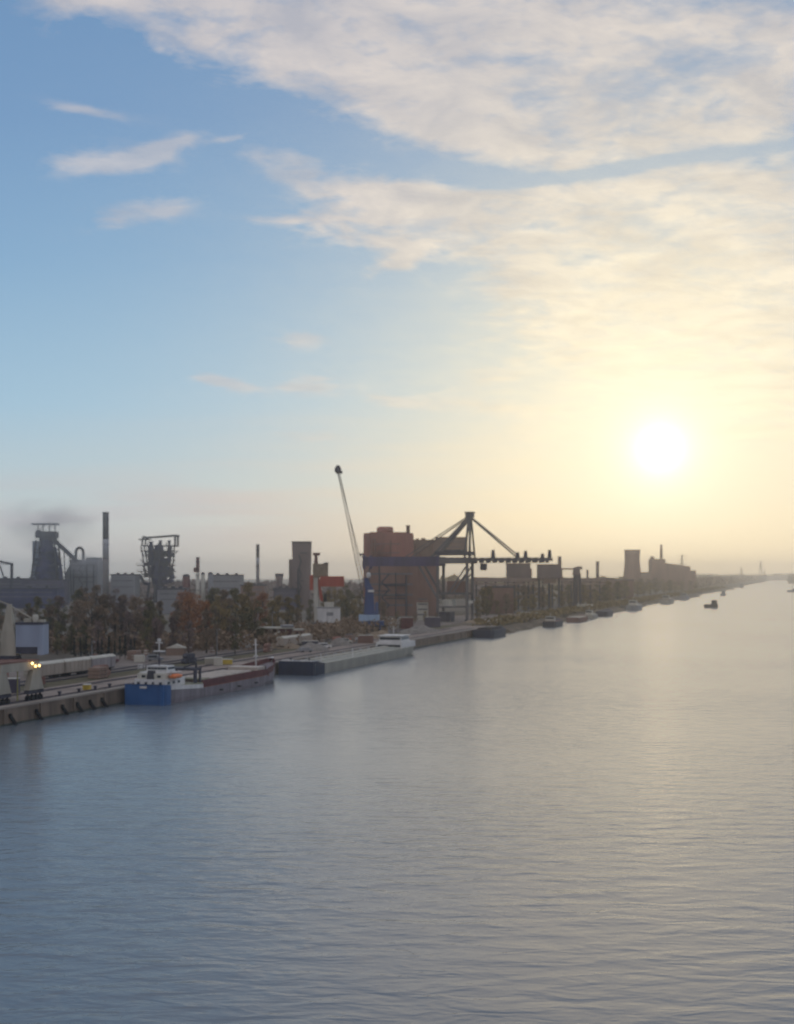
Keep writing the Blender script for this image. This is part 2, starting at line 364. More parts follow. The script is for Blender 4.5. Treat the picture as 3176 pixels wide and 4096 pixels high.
for px in (152, 172, 198, 220): m.bar((xx(px),0,H(2126)), (xx(px),0,H(2098)), .9)
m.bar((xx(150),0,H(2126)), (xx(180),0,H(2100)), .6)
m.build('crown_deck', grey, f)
MB().box(xx(136), xx(160), -6, 4, 0, H(2165)).build('lift_shaft', slate, f)
m = MB().bar((xx(214),0,H(2158)), (xx(305),4,H(2246)), 3.0, 4.2)
for px in (240, 262, 285): m.bar((xx(px),2,0), (xx(px)-2,2,H(2158+(px-214)*.95)), .9)
m.build('inclined_conveyor', steel, f)
m = MB().path([(xx(224),-3,H(2190)), (xx(232),-4,H(2235)), (xx(246),-5,H(2262)), (xx(250),-5,0)], 3.2, 10); m.build('downcomer_pipe', steel2, f, smooth=True)
s_ = thing('stock_house', 'pale stock house with an arched gas pipe on its roof, right of the conveyor furnace', 'industrial building', W2(350, 1330))
d = 1330; k = d/5200; H = lambda py: Z(py, d)-GZ; xx = lambda px: (px-350)*k
m = MB().box(xx(292), xx(400), -12, 12, 0, H(2240), ).box(xx(352), xx(400), -10, 10, H(2240), H(2230)); m.prism([(xx(270),0),(xx(292)-.01,0),(xx(292)-.01,H(2250)),(xx(270),H(2290))], -9, 9); m.build('wall', paleblg, s_)
MB().path([(xx(311),-8,H(2239)), (xx(311),-8,H(2206)), (xx(317),-8,H(2195)), (xx(326),-8,H(2191)), (xx(335),-8,H(2195)), (xx(341),-8,H(2206)), (xx(341),-8,H(2239))], 2.8, 10).build('gas_pipe', steel, s_, smooth=True)
windows(s_, None, xx(300), xx(398), -12, H(2320), H(2250), 9, 3, steel, .55, .4)
dress(s_, xx(300), xx(395), -12, H(2245), steel, 5, 4, 3)
# low halls under the furnace
for (a, b_, top, d, lab, mt, nm) in [(-60, 108, 2312, 1210, 'long purple-roofed rolling hall at the far left under the grey sky', purple, 'rolling_hall'), (100, 262, 2316, 1160, 'purplish hall at the foot of the first blast furnace', purple, 'cast_house'),
        (0, 240, 2350, 1050, 'low dusky hall in front of the purple halls, behind the left trees', steel2, 'store_hall'),
        (452, 548, 2296, 1230, 'pale flat-roofed hall between the tall left chimney and the open furnace', paleblg, 'process_hall'), (846, 968, 2298, 1150, 'wide pale hall with a grey roof edge left of the slim middle chimney', paleblg, 'finishing_hall'),
        (640, 740, 2352, 900, 'pale grey workshop seen in the gap between the dark trees', paleblg, 'workshop'), (968, 1060, 2338, 1100, 'low brownish annex right of the wide pale hall', brown, 'annex'),
        (1100, 1190, 2352, 1000, 'low mauve hall at the foot of the flared tower', purple, 'pump_hall')]:
    k = d/5200; r_ = thing(nm, lab, 'industrial building', W2((a+b_)/2, d)); w = (b_-a)*k/2; h = Z(top, d)-GZ
    MB().box(-w, w, -10, 14, 0, h-1).build('wall', mt, r_)
    m = MB().box(-w-.5, w+.5, -10.5, 14.5, h-.99, h)
    for i in range(3): x = -w+(i+.6)*w*.6; m.box(x, x+2.4, -4, -1, h+.01, h+1.4)
    m.build('roof', steel, r_); windows(r_, None, -w+1, w-1, -10, h*.45, h*.88, max(4, int(w/2.5)), 2, steel, .5, .35)
# pipe bridge at the far left
d = 1150; r_ = thing('pipe_bridge', 'dark pipe bridge with one square post at the left edge of the skyline', 'pipe bridge', W2(20, d)); k = d/5200
MB().bar((-16,0,Z(2236,d)-GZ), (7.2,0,Z(2256,d)-GZ), 1.6).bar((-12,0,Z(2254,d)-GZ), (7.2,0,Z(2258,d)-GZ), .7).build('span', steel, r_)
MB().box(4.9, 7.0, -1, 1, 0, Z(2258,d)-GZ).build('post', steel, r_); MB().bar((-4.5,0,Z(2262,d)-GZ), (-.5,0,Z(2318,d)-GZ), 1.1).build('brace', steel, r_)

# --- chimneys
def chimney(px, d, top, w, bands, lab, ladder=True, taper=1.12):
    """bands: list of (native y of the band's lower edge, material)"""
    r_ = thing('chimney', lab, 'chimney', W2(px, d)); k = d/5200; r0 = w*k/2; H = Z(top, d)-GZ; z = H; n = 0
    rad = lambda z: r0*(taper-(taper-1)*z/H)
    for yb, mt in bands:
        zb = max(0, Z(yb, d)-GZ); MB().lathe([(rad(zb), zb), (rad(z), z-.02)], n=20).build('shaft_band' if n or len(bands) > 1 else 'shaft', mt, r_, smooth=True); z = zb; n += 1
    m = MB().lathe([(r0*1.14, H), (r0*1.14, H+.9)], n=20); m.build('rim', steel, r_)
    for fz in (.35, .65, .93): MB().lathe([(rad(H*fz)+.9, H*fz), (rad(H*fz)+.9, H*fz+.35)], n=16).build('gallery', steel, r_)
    return r_
band_dark = mat('soot dark concrete', (.07,.07,.075), .9, 0, .25, .1); band_pale = mat('pale chimney band', (.36,.36,.38), .9, 0, .15, .1); band_mid = mat('brownish chimney concrete', (.19,.17,.165), .9, 0, .2, .08)
chimney(423, 1250, 2052, 24, [(2157, band_dark), (2236, band_pale), (9999, band_mid)], 'tallest chimney, dark upper third over a pale band, left of the open lattice furnace')
r_ = chimney(791, 1050, 2233, 14, [(2289, maroon), (9999, cream)], 'short chimney, dark purple top above cream lower shaft, rising over the rust coloured tree')
MB().box(-3.2, -1.7, -1.5, 1.5, Z(2289,1050)-GZ, Z(2270,1050)-GZ).build('side_box', maroon, r_)
chimney(1031, 1150, 2181, 13, [(2231, band_dark), (2262, band_pale), (9999, band_mid)], 'slim dark-tipped chimney standing alone left of the flared tower')
# boiler stacks beside the short chimney
for px, w, top, mt, lab in [(745, 30, 2296, maroon, 'squat dark maroon silo left of the short chimney'), (812, 16, 2288, cream, 'slender cream silo just right of the short chimney'), (842, 22, 2288, paleblg, 'thicker pale silo with domed top left of the wide pale hall')]:
    d = 1060; k = d/5200; r_ = thing('silo', lab, 'silo', W2(px, d)); h = Z(top, d)-GZ; q = w*k/2
    MB().lathe([(q,0),(q,h-2)], n=18).build('barrel', mt, r_, smooth=True); MB().lathe([(q*1.04,h-1.99),(q*.9,h-.8),(q*.4,h)], n=18).build('cap', steel, r_, smooth=True)

# --- open lattice furnace
d = 1250; k = d/5200; px0 = 640; H = lambda py: Z(py, d)-GZ; xx = lambda px: (px-px0)*k
f = thing('blast_furnace', 'open lattice furnace tower with a rectangular frame on top, between two chimneys', 'blast furnace', W2(px0, d))
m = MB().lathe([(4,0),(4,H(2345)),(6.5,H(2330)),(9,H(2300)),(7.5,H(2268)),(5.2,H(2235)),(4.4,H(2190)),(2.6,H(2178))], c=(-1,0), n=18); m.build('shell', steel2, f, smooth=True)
m = MB()
for px, top, w in [(607, 2166, 5.0), (645, 2162, 3.6), (680, 2162, 3.4)]:
    h1 = H(top); x = xx(px); m.lathe([(w*.2,H(2262)),(w*.62,H(2243)),(w*.62,H(2196)),(w*.36,H(2184)),(w*.36,h1-1),(w*.5,h1-.9),(w*.5,h1)], c=(x,-4), n=14)
m.build('bell_hopper', steel2, f, smooth=True)
m = MB(); z1 = H(2146); z0 = H(2184)
for y in (-8, 8):
    m.bar((xx(574),y,z1-1.5), (xx(712),y,z1+1), 1.2); m.bar((xx(575),y,z0), (xx(708),y,z0), 1.2); m.bar((xx(706),y,z0), (xx(706),y,z1+1), 1.7); m.bar((xx(574),y,z0), (xx(578),y,z1-1), 1.3)
    for a in (596, 640, 672): m.bar((xx(a),y,z0), (xx(a),y,z0+3), .8)
for px in (578, 640, 706): m.bar((xx(px),-8,z1), (xx(px),8,z1), .8)
m.box(xx(560), xx(600), -8, 8, H(2160), H(2156)); m.box(xx(692), xx(714), -8, 8, z1, z1+1.4)
m.build('top_frame', steel, f)
rr = random.Random(3)
for zz_, a, b_ in [(2204, 572, 700), (2226, 590, 695), (2262, 552, 698), (2286, 556, 700), (2308, 570, 702)]:
    m = MB().box(xx(a), xx(b_), -9, 9, H(zz_)-.4, H(zz_)+.4)
    for i in range(7):
        x = xx(a)+(xx(b_)-xx(a))*i/6; m.bar((x,-9,H(zz_)+.4), (x,-9,H(zz_)+2), .25)
    m.bar((xx(a),-9,H(zz_)+2), (xx(b_),-9,H(zz_)+2), .3); m.build('platform', steel, f)
m = MB()
cols = [(578, 596), (596, 612), (640, 636), (690, 680), (700, 692)]
for i, (a, b_) in enumerate([(570, 592), (600, 606), (645, 640), (692, 682)]):
    for y in (-8, 8):
        m.bar((xx(b_),y,H(2345 if i in (1,2) else 2308)), (xx(a),y,H(2184)), 1.1)
for i in range(60):
    za = rr.choice([2308, 2286, 2262, 2226]); zb = za-24; a = rr.uniform(575, 690); y = rr.uniform(-8, 8)
    m.bar((xx(a),y,H(za)), (xx(a+rr.uniform(-26, 26)),y,H(zb)), .8)
m.build('lattice', steel, f)
for i in range(34):
    za = rr.choice([2308, 2286, 2262, 2226]); a = rr.uniform(578, 682); y = rr.uniform(-8, 5); MB().box(xx(a), xx(a+rr.uniform(8, 22)), y, y+4, H(za)+.5, H(za)+rr.uniform(2.5, 5)).build('equipment_box', steel, f)
MB().box(xx(598), xx(684), -6, 6, H(2305), H(2266)).box(xx(606), xx(672), -5, 5, H(2265), H(2232)).build('furnace_house', steel2, f)
m = MB().path([(xx(690),-5,H(2300)), (xx(694),-5,H(2316)), (xx(680),-5,H(2325)), (xx(655),-5,H(2330))], 5, 10).build('bustle_pipe', steel2, f, smooth=True); m = MB(); m.path([(xx(560),0,H(2300)), (xx(575),0,H(2330)), (xx(600),0,H(2338))], 3, 8); m.build('bustle_pipe', steel2, f, smooth=True)
m = MB()
for x in (-12, -5, 5): m.bar((x,-4,0), (x*.8,-4,H(2338)), 2)
m.build('leg', steel, f)

# --- flared tower and small cooling tower
d = 1000; k = d/5200; r_ = thing('hopper_tower', 'broad dark concrete tower flaring towards its top, left of the red crane', 'tower', W2(1206, d)); H = lambda py: Z(py, d)-GZ; xx = lambda px: (px-1206)*k
twm = mat('grey brown tower concrete', (.165,.125,.12), .9, 0, .25, .05, True)
m = MB(); m.add([(xx(1178),-6,0),(xx(1240),-6,0),(xx(1240),7,0),(xx(1178),7,0),(xx(1170),-6.5,H(2172)),(xx(1244),-6.5,H(2170)),(xx(1244),7.5,H(2170)),(xx(1170),7.5,H(2172))], [(0,3,2,1),(4,5,6,7),(0,1,5,4),(1,2,6,5),(2,3,7,6),(3,0,4,7)]); m.build('wall', twm, r_)
MB().box(xx(1169), xx(1245), -7, 8, H(2171.8), H(2166)).build('roof', steel, r_); MB().box(xx(1157), xx(1176), -4, 5, 0, H(2237)).build('stair_tower', twm, r_)
dress(r_, xx(1182), xx(1238), -6.4, H(2180), steel, 4, 2, 3)
d = 1150; k = d/5200; r_ = thing('cooling_tower', 'small squat cooling tower with a dark rim left of the flared tower', 'cooling tower', W2(1117, d)); h = Z(2294, d)-GZ; q = 34*k/2
MB().lathe([(q*1.05,0),(q*.72,h*.55),(q*.78,h*.75),(q*.98,h-2.2)], n=24).build('shell', twm, r_, smooth=True); MB().lathe([(q,h-2.19),(q,h)], n=24).build('rim', steel, r_)
# --- big rust coloured works and its neighbours
d = 900; k = d/5200; r_ = thing('coke_works', 'huge rust-red works block with a round roof turret, behind the blue bridge beam', 'industrial building', W2(1552, d)); H = lambda py: Z(py, d)-GZ; xx = lambda px: (px-1552)*k
m = MB().slab([(xx(1455),-8),(xx(1480),-14),(xx(1610),-14),(xx(1654),-8),(xx(1654),16),(xx(1455),16)], 0, H(2140)); m.build('wall', rust, r_)
m = MB().slab([(xx(1456),-7.6),(xx(1481),-13.6),(xx(1609),-13.6),(xx(1652),-7.6),(xx(1640),14),(xx(1470),14)], H(2139.9), H(2134)); m.slab([(xx(1480),-9),(xx(1625),-9),(xx(1625),12),(xx(1480),12)], H(2133.9), H(2130)); m.build('roof', rust, r_)
MB().lathe([(xx(1585),H(2129.9)),(xx(1585),H(2112)),(xx(1578),H(2107))], c=(xx(1540),0), n=24).build('turret', rust, r_, smooth=True)
MB().lathe([(1.3,H(2133)),(1.3,H(2106)),(1.6,H(2105.9)),(1.6,H(2102))], c=(xx(1632),-4), n=12).build('vent_stack', brown, r_, smooth=True)
m = MB().box(xx(1438), xx(1455)-.01, -6, -2, H(2222), H(2214)); m.bar((xx(1440),-4,H(2222)), (xx(1455),-4,H(2232)), .5); m.build('side_platform', steel, r_)
windows(r_, None, xx(1484), xx(1606), -14, H(2300), H(2160), 8, 5, mat('dull rust glazing', (.16,.08,.07), .5, 0, .2, .2), .35, .14)
dress(r_, xx(1480), xx(1610), -14, H(2142), brown, 1, 4, 4)
r_ = thing('conveyor_house', 'tall olive-beige slab block joined to the right of the rust-red works', 'industrial building', W2(1760, 925)); d = 925; k = d/5200; H = lambda py: Z(py, d)-GZ; xx = lambda px: (px-1760)*k
MB().box(xx(1640), xx(1742), -8, 12, 0, H(2163)).build('wall', olive, r_); MB().box(xx(1742)+.01, xx(1868), -6, 10, H(2205), H(2152)).build('upper_wall', olive, r_)
MB().box(xx(1638), xx(1744), -8.5, 12.5, H(2162.9), H(2160)).build('roof', brown, r_); MB().box(xx(1742)+.3, xx(1869), -6.5, 10.5, H(2151.9), H(2149)).build('roof', brown, r_)
windows(r_, None, xx(1750), xx(1862), -6, H(2200), H(2158), 10, 2, brown, .5, .2)
dress(r_, xx(1650), xx(1740), -8, H(2165), brown, 2, 3, 3)
r_ = thing('concrete_works', 'brown many-storeyed concrete works below the rust-red block, half hidden by the bridge crane', 'industrial building', W2(1600, 850)); d = 850; k = d/5200; H = lambda py: Z(py, d)-GZ; xx = lambda px: (px-1600)*k
m = MB().box(xx(1462), xx(1668), -7, 8, 0, H(2262)).box(xx(1668)+.01, xx(1748), -5, 8, 0, H(2250)); m.build('wall', brown, r_)
MB().box(xx(1460), xx(1670), -7.5, 8.5, H(2261.9), H(2257)).build('roof', steel, r_)
windows(r_, None, xx(1470), xx(1660), -7, H(2440), H(2275), 9, 6, steel, .5, .35)
dress(r_, xx(1470), xx(1660), -7, H(2262), steel, 3, 5, 5)
r_ = thing('annex', 'pale beige stair block right of the small boatyard sheds near the quay', 'building', W2(1690, 760)); k = 760/5200
MB().box(-3.2, 3.2, -4, 4, 0, Z(2408,760)-GZ).build('wall', cream, r_); MB().box(-3.6, 3.6, -4.4, 4.4, Z(2408,760)-GZ+.01, Z(2404,760)-GZ).build('roof', brown, r_); windows(r_, None, -3, 3, -4, 2, 14, 2, 4, brown)
#P2

# ================================================================ waterside cranes
def rot(m, a, c=(0,0)):
    ca, sa = math.cos(a), math.sin(a); m.v = [(c[0]+(x-c[0])*ca-(y-c[1])*sa, c[1]+(x-c[0])*sa+(y-c[1])*ca, z) for x, y, z in m.v]; return m
# --- bridge crane (unloader); local x runs along the quay, y inland
g = thing('bridge_crane', 'giant bridge crane with a blue inland beam, stayed mast and long boom over the water', 'crane', (41, 733, GZ), RZ)
bz0, bz1 = 33.0, 36.4
gs = mat('bridge crane grey paint', (.12,.115,.12), .7, 0, .25, .2, True)
for x in (-6.2, 6.2):
    m = MB().box(x-1, x+1, 16, 60, bz0-1.4, bz1+.5); m.box(x-.8, x+.8, 60.01, 61.5, bz0-3, bz1+1.5); m.build('inland_beam', dblue, g)
for x in (-6.2, 6.2):
    MB().box(x-.9, x+.9, -2.5, 15.99, bz0, bz1).build('middle_beam', gs, g)
    b = MB().box(x-.55, x+.55, -46, -2.51, bz0+1.4, bz1-.4).build('boom_girder', gs, g)
    for i in range(11):
        y = -5-i*3.8; MB().box(x-.8, x+.8, y-.85, y+.85, bz0+.3, bz1-.2).build('hanger', steel, b)
m = MB()
for i in range(15): y = -45+i*7.4; m.box(-5.2, 5.2, y-.3, y+.3, bz0+1.5, bz0+2.1)
m.box(-.2, .2, -46, 60, bz0+2.11, bz0+2.3); m.build('cross_tie', gs, g)
MB().box(-6, 6, -1.5, 19, bz1+1.2, bz1+3.4).box(-5, 5, 4, 14, bz1+3.41, bz1+4.4).build('winch_house', steel, g)
MB().box(-6.6, 6.6, 0, 18, bz0+.9, bz0+1.5).build('walkway', mat('galvanised grating', (.5,.5,.48), .5), g)
apex = 59.5
for x in (-5.4, 5.4):
    MB().bar((x,1.6,bz1), (x*.35,0,apex), 1.1).build('mast_leg', gs, g); MB().bar((x,-1.6,bz1), (x*.35,-.3,apex), .9).build('mast_leg', gs, g)
    MB().bar((x*.35,.6,apex-1), (x,21,bz1), 1.5).build('back_strut', gs, g); MB().bar((x*.35,.6,apex), (x,36,bz1+.5), .55).build('back_stay', gs, g)
    MB().bar((x*.35,-.6,apex-.5), (x,-27.5,bz1+.4), .75).build('fore_stay', gs, g)
MB().box(-2.6, 2.6, -2, 2, apex-.6, apex+1.8).box(-3.2, 3.2, -2.4, 2.2, apex+1.81, apex+2.6).build('mast_head', gs, g)
for y, w in ((-27.5, 3.2), (-32, 4.0), (-41.5, 2.4), (-45.5, 4.4), (-13.5, 4.6)):
    MB().box(-1.6, 1.6, y-.9, y+.9, bz1-.4, bz1-.4+w, top=(.4,.3)).build('sheave_block', steel, g)
MB().box(-2.2, 2.2, -9.5, -6.5, bz0-3.4, bz0).box(-3, 3, -9, -7, bz0-3.9, bz0-3.41).build('trolley_cabin', steel, g)
for x in (-6.2, 6.2):
    for y in (0, 17): 
        l = MB().box(x-.75, x+.75, y-.7, y+.7, 1.6, bz0-.01).build('leg', gs, g)
        MB().box(x-2.6, x+2.6, y-.7, y+.7, .05, 1.59).build('bogie', steel, l)
    MB().bar((x,.8,bz0-2), (x,10.5,16.5), .8).build('brace', gs, g); MB().bar((x,1,bz0-6), (x,8,16.5), .7).build('brace', gs, g)
    MB().bar((x,17.5,14), (x,28,bz0-1.4), 1.1).build('brace', gs, g); MB().box(x-.6, x+.6, .8, 16.2, 15.5, 16.6).build('sill_beam', gs, g); MB().box(x-.4, x+.4, .8, 16.2, 8.2, 8.9).build('sill_beam', gs, g)
for y in (0, 17): MB().box(-5.4, 5.4, y-.5, y+.5, 10.5, 12).build('portal_tie', cream, g)
MB().box(-4.5, 4.5, 2, 12, 16.7, 23, top=(0,0)).build('hopper', brown, g); MB().box(-4, 4, 9, 15, 8.95, 12.6).build('control_cabin', cream, g)
MB().box(-4.8, 4.8, 10, 17, .05, 5.6).build('feeder_box', steel, g)

def floodlight(root, p):
    MB().box(p[0]-.28, p[0]+.28, p[1]-.10, p[1]+.25, p[2]-.25, p[2]+.25).build('floodlight', steel, root)
    MB().lathe([(.14,p[2]-.26),(.26,p[2]-.13),(.26,p[2]+.13),(.14,p[2]+.26)], c=(p[0],p[1]-.32), n=10).build('lamp', lampm, root)
# --- harbour crane at the left edge
c0 = ST(17, 8); g = thing('portal_crane', 'beige portal crane at the left edge with a bluish machine house and lit floodlights', 'crane', c0)
for s_ in (-12, 0):
    for t_ in (-5, 5):
        m = MB()
        if t_ < 0: m.add([(s_-2.7,t_-.7,2.3),(s_+2.7,t_-.7,2.3),(s_+2.7,t_+.7,2.3),(s_-2.7,t_+.7,2.3),(s_-2.2,t_-.7,3.6),(s_+2.2,t_-.7,3.6),(s_+2.2,t_+.7,3.6),(s_-2.2,t_+.7,3.6),(s_-1.2,t_-.6,6.6),(s_+1.2,t_-.6,6.6),(s_+1.2,t_+.6,6.6),(s_-1.2,t_+.6,6.6)],
              [(0,3,2,1),(8,9,10,11)]+[(a+i,a+(i+1)%4,a+4+(i+1)%4,a+4+i) for a in (0,4) for i in range(4)])
        else: m.box(s_-.7, s_+.7, t_-.7, t_+.7, 2.3, 6.6)
        l = rot(m, RZ).build('leg', beige, g)
        q = MB().box(s_-2.9, s_+2.9, t_-.5, t_+.5, 1.5, 2.29); rot(q, RZ).build('bogie_beam', steel, l)
        for i in range(4):
            q = MB(); x = s_-2.3+i*1.53; q.add(*(lambda o: (o.v, o.f))(MB().bar((x,t_-.35,.62), (x,t_+.35,.62), 1.15, 1.15, n=12))); q.bar((x,t_,.9), (x,t_,1.5), .3); rot(q, RZ).build('wheel', dark, l)
for t_ in (-5, 5): rot(MB().box(-12.8, .9, t_-.65, t_+.65, 6.61, 8.3), RZ).build('portal_beam', beige, g)
for s_ in (-12, 0): rot(MB().box(s_-.65, s_+.65, -4.34, 4.34, 6.7, 8.2), RZ).build('portal_beam', beige, g)
rot(MB().box(-13, 1, -5.6, 5.6, 8.31, 8.7), RZ).build('deck', brown, g)
tx = -.8
MB().lathe([(2.4,8.72),(2.4,9.4)], c=(tx,0), n=20).build('slew_ring', steel, g)
MB().box(tx-1.8, tx+1.8, -1.6, 1.6, 9.41, 14.6, top=(.35,.3)).box(tx-1.3, tx+1.3, -1.2, 1.2, 14.61, 16.2, top=(.25,.2)).build('turret', beige, g)
MB().box(tx-1.0, tx+.9, -.9, .9, 16.21, 20.3, top=(.55,.5)).build('pylon', beige, g)
hx0 = tx+1.9
MB().box(hx0, hx0+5.7, -2.2, 2.6, 11.3, 16.0).build('machine_house', slate, g); MB().box(hx0-.1, hx0+5.8, -2.3, 2.7, 16.01, 16.5).build('house_roof', steel, g)
MB().box(hx0+4.6, hx0+5.7, -2.2, 2.6, 9.6, 11.29).build('counterweight', slate, g); MB().box(hx0, hx0+4.59, -2.0, 2.4, 9.9, 11.29).build('underframe', steel, g)
MB().lathe([(.65,16.51),(.65,17.6),(.45,18.1)], c=(hx0+3.6,0), n=14).build('vent_cowl', cream, g); MB().box(hx0+1.3, hx0+2.9, -.8, .8, 16.51, 17.3).build('roof_unit', beige, g)
MB().box(hx0+4.4, hx0+5.6, -.8, .8, 16.51, 17.0).build('roof_unit', beige, g)
MB().lattice((tx-1.5,-.5,13), (tx-16,-9,33), 1.5, .22, 12, .7).build('jib', beige, g); MB().bar((tx-.2,0,20.2), (tx-9,-5,24.5), .3).bar((tx-.2,.3,20.1), (hx0+4,0,16.6), .25).build('luffing_rod', beige, g)
MB().box(tx-3.6, tx-1.81, -2.6, -.6, 10, 12.4).build('operator_cab', steel, g)
for so_, dz_ in ((-2.3, 8.0), (-1.1, 7.35), (.3, 7.35)): floodlight(g, (math.cos(RZ)*so_+math.sin(RZ)*6.2, math.sin(RZ)*so_-math.cos(RZ)*6.2, dz_))
# --- red and white crane further along
c0 = (X(1290, 590), 590, GZ); g = thing('portal_crane', 'red and cream harbour crane with white machine house, right of the flared tower', 'crane', c0)
k = 590/5200; xx = lambda px: (px-1290)*k; H = lambda py: Z(py, 590)-GZ
for s_ in (-5, 5):
    for t_ in (-5, 5): rot(MB().bar((s_,t_,.9), (s_*.6,t_*.6,H(2500)), .9).box(s_-1.6, s_+1.6, t_-.4, t_+.4, .05, .89), RZ).build('leg', steel, g)
MB().box(-4.6, 4.6, -4.6, 4.6, H(2500)+.01, H(2490)).build('portal_deck', steel, g)
MB().box(xx(1270), xx(1360), -3, 3, H(2489.9), H(2432)).build('machine_house', white, g); MB().box(xx(1308), xx(1334), -3.08, -3.01, H(2462), H(2448)).build('louvre', grey, g)
MB().box(xx(1268), xx(1362), -3.2, 3.2, H(2431.9), H(2428)).build('house_roof', grey, g); MB().box(xx(1298), xx(1334), -1.5, 1.5, H(2427.9), H(2408)).build('roof_unit', cream, g)
MB().box(xx(1294), xx(1306), -1, 1, H(2407), H(2376)).build('exhaust_box', dark, g)
m = MB(); m.add([(xx(1258),-1.4,H(2489)),(xx(1269.5),-1.4,H(2489)),(xx(1269.5),1.4,H(2489)),(xx(1258),1.4,H(2489)),(xx(1254),-1,H(2310)),(xx(1272),-1,H(2310)),(xx(1272),1,H(2310)),(xx(1254),1,H(2310))], [(0,3,2,1),(4,5,6,7),(0,1,5,4),(1,2,6,5),(2,3,7,6),(3,0,4,7)]); m.build('pylon', cream, g)
MB().bar((xx(1288),0,H(2405)), (xx(1268),0,H(2290)), 1.3).build('pylon_strut', red, g)
MB().box(xx(1252), xx(1312), -1.6, 1.6, H(2309.9), H(2255), ).build('upper_house', mat('tan crane paint', (.22,.17,.12), .7), g); MB().box(xx(1296), xx(1314), -1.8, 1.8, H(2254.9), H(2250)).build('sheave_deck', steel, g)
MB().box(xx(1256), xx(1272), -.9, .9, H(2254.9), H(2222), top=(.3,0)).box(xx(1252), xx(1280), -1.2, 1.2, H(2221.9), H(2211)).build('mast_head', brown, g)
MB().box(xx(1281), xx(1376), -2.4, 2.4, H(2346), H(2305), top=(0,0)).build('counterweight', red, g); MB().box(xx(1240), xx(1253), -2, 2, H(2360), H(2300)).build('counterweight_arm', red, g)
# --- blue mobile crane
c0 = (X(1478, 600), 600, GZ); g = thing('mobile_crane', 'tall blue mobile harbour crane with a thin lattice boom leaning left against the sky', 'crane', c0)
k = 600/5200; xx = lambda px: (px-1478)*k; H = lambda py: Z(py, 600)-GZ
MB().box(xx(1434), xx(1536), -4, 4, 3.2, 5.3).build('chassis', blue, g); MB().box(xx(1436), xx(1518), -4.2, 3, 5.31, 8.2).build('slew_deck', ltblue, g); MB().box(xx(1478), xx(1545), -4.05, 4.05, 2.6, 3.19).build('chassis_frame', dark, g)
for x in (-5, 5):
    for y in (-5.5, 5.5): MB().box(x-1.2, x+1.2, y-1.2, y+1.2, .05, .5).box(x-.3, x+.3, y-.3, y+.3, .5, 3.1).build('outrigger', blue, g)
for i in range(6):
    for y in (-3.2, 3.2): x = -4.5+i*1.8; MB().bar((x,y-.5,.85), (x,y+.5,.85), 1.6, 1.6, n=12).build('wheel', dark, g)
MB().box(xx(1455), xx(1500), -2.6, 2.6, 8.21, H(2350), top=(.9,.4)).build('tower', blue, g); MB().box(xx(1500), xx(1514), -2.6, 2.6, 8.21, 14, top=(.2,.2)).build('engine_house', blue, g)
MB().box(xx(1472), xx(1497), -3.2, -2.61, H(2368), H(2359)).build('operator_cab', white, g)
MB().bar((xx(1468),0,H(2350)), (xx(1464),0,H(2312)), 1.8).bar((xx(1485),0,H(2352)), (xx(1468),0,H(2318)), 1.0).build('tower_head', blue, g)
MB().lattice((xx(1460),0,H(2390)), (xx(1357),-6,H(1895)), 2.0, .17, 34, 1.0).build('boom', steel, g)
m = MB().bar((xx(1463),0,H(2316)), (xx(1354),-6,H(1893)), .16).bar((xx(1463),.6,H(2316)), (xx(1355),-5.6,H(1893)), .16); m.build('hoist_rope', steel, g)
MB().lathe([(.4,H(1900)),(1.5,H(1890)),(1.5,H(1878)),(.7,H(1866))], c=(xx(1354),-6), n=12).box(xx(1358), xx(1372), -6.8, -5.2, H(1898), H(1888)).build('boom_head', steel, g)
MB().lathe([(.5,H(2312)),(1.0,H(2306)),(1.0,H(2294)),(.5,H(2290))], c=(xx(1474),0), n=12).build('rope_drum', white, g)

# ================================================================ ships
def loft(secs, npts=None):
    """secs: (x, half width, deck z, keel z, bottom half width); returns MB of a closed hull, open deck rim kept"""
    m = MB(); vs = []
    for x, hw, dz_, kz, bw in secs:
        vs += [(x,-hw,dz_),(x,-hw*.99,(dz_+kz)/2),(x,-bw,kz),(x,bw,kz),(x,hw*.99,(dz_+kz)/2),(x,hw,dz_)]
    fs = []
    for i in range(len(secs)-1):
        for j in range(5): fs.append((i*6+j, i*6+j+1, (i+1)*6+j+1, (i+1)*6+j))
        fs.append((i*6+5, i*6, (i+1)*6, (i+1)*6+5))
    fs += [tuple(range(6)), tuple(range((len(secs)-1)*6, len(secs)*6))[::-1]]
    return m.add(vs, fs)
def rail(m, pts, h, w, posts=8):
    for a, b in zip(pts, pts[1:]):
        a = Vector(a); b = Vector(b); m.bar(a+Vector((0,0,h)), b+Vector((0,0,h)), w)
        m.bar(a+Vector((0,0,h*.5)), b+Vector((0,0,h*.5)), w*.7)
        for i in range(posts+1): p = a.lerp(b, i/posts); m.bar(p, p+Vector((0,0,h)), w*.8)
    return m
def ST0(s, t): return ST(s, t, 0)
s1 = thing('cargo_ship', 'cargo ship with blue stern, white wheelhouse, beige hatches and maroon bow, moored nearest', 'cargo ship', ST0(46, -7.4), RZ)
hgrey = mat('pale grey hull paint', (.20,.175,.19), .6, 0, .35, .6, True); hblue = mat('blue hull paint', (.03,.10,.26), .45, 0, .2, .4, True); hb = mat('red lead deck', (.20,.07,.05), .8, 0, .3, .5)
deckg = mat('olive deck paint', (.28,.27,.19), .8, 0, .25, .5)
secs = [(0,4.9,3.9,-1,3.2),(2.0,5.25,3.8,-1.2,4.6),(14,5.3,3.3,-1.2,4.9),(20,5.3,2.5,-1.2,5),(58,5.3,2.5,-1.2,5),(66,4.5,3.2,-1.2,3.4),(72,2.5,4.3,-1.1,1.2),(76,.25,5.3,-.6,.1)]
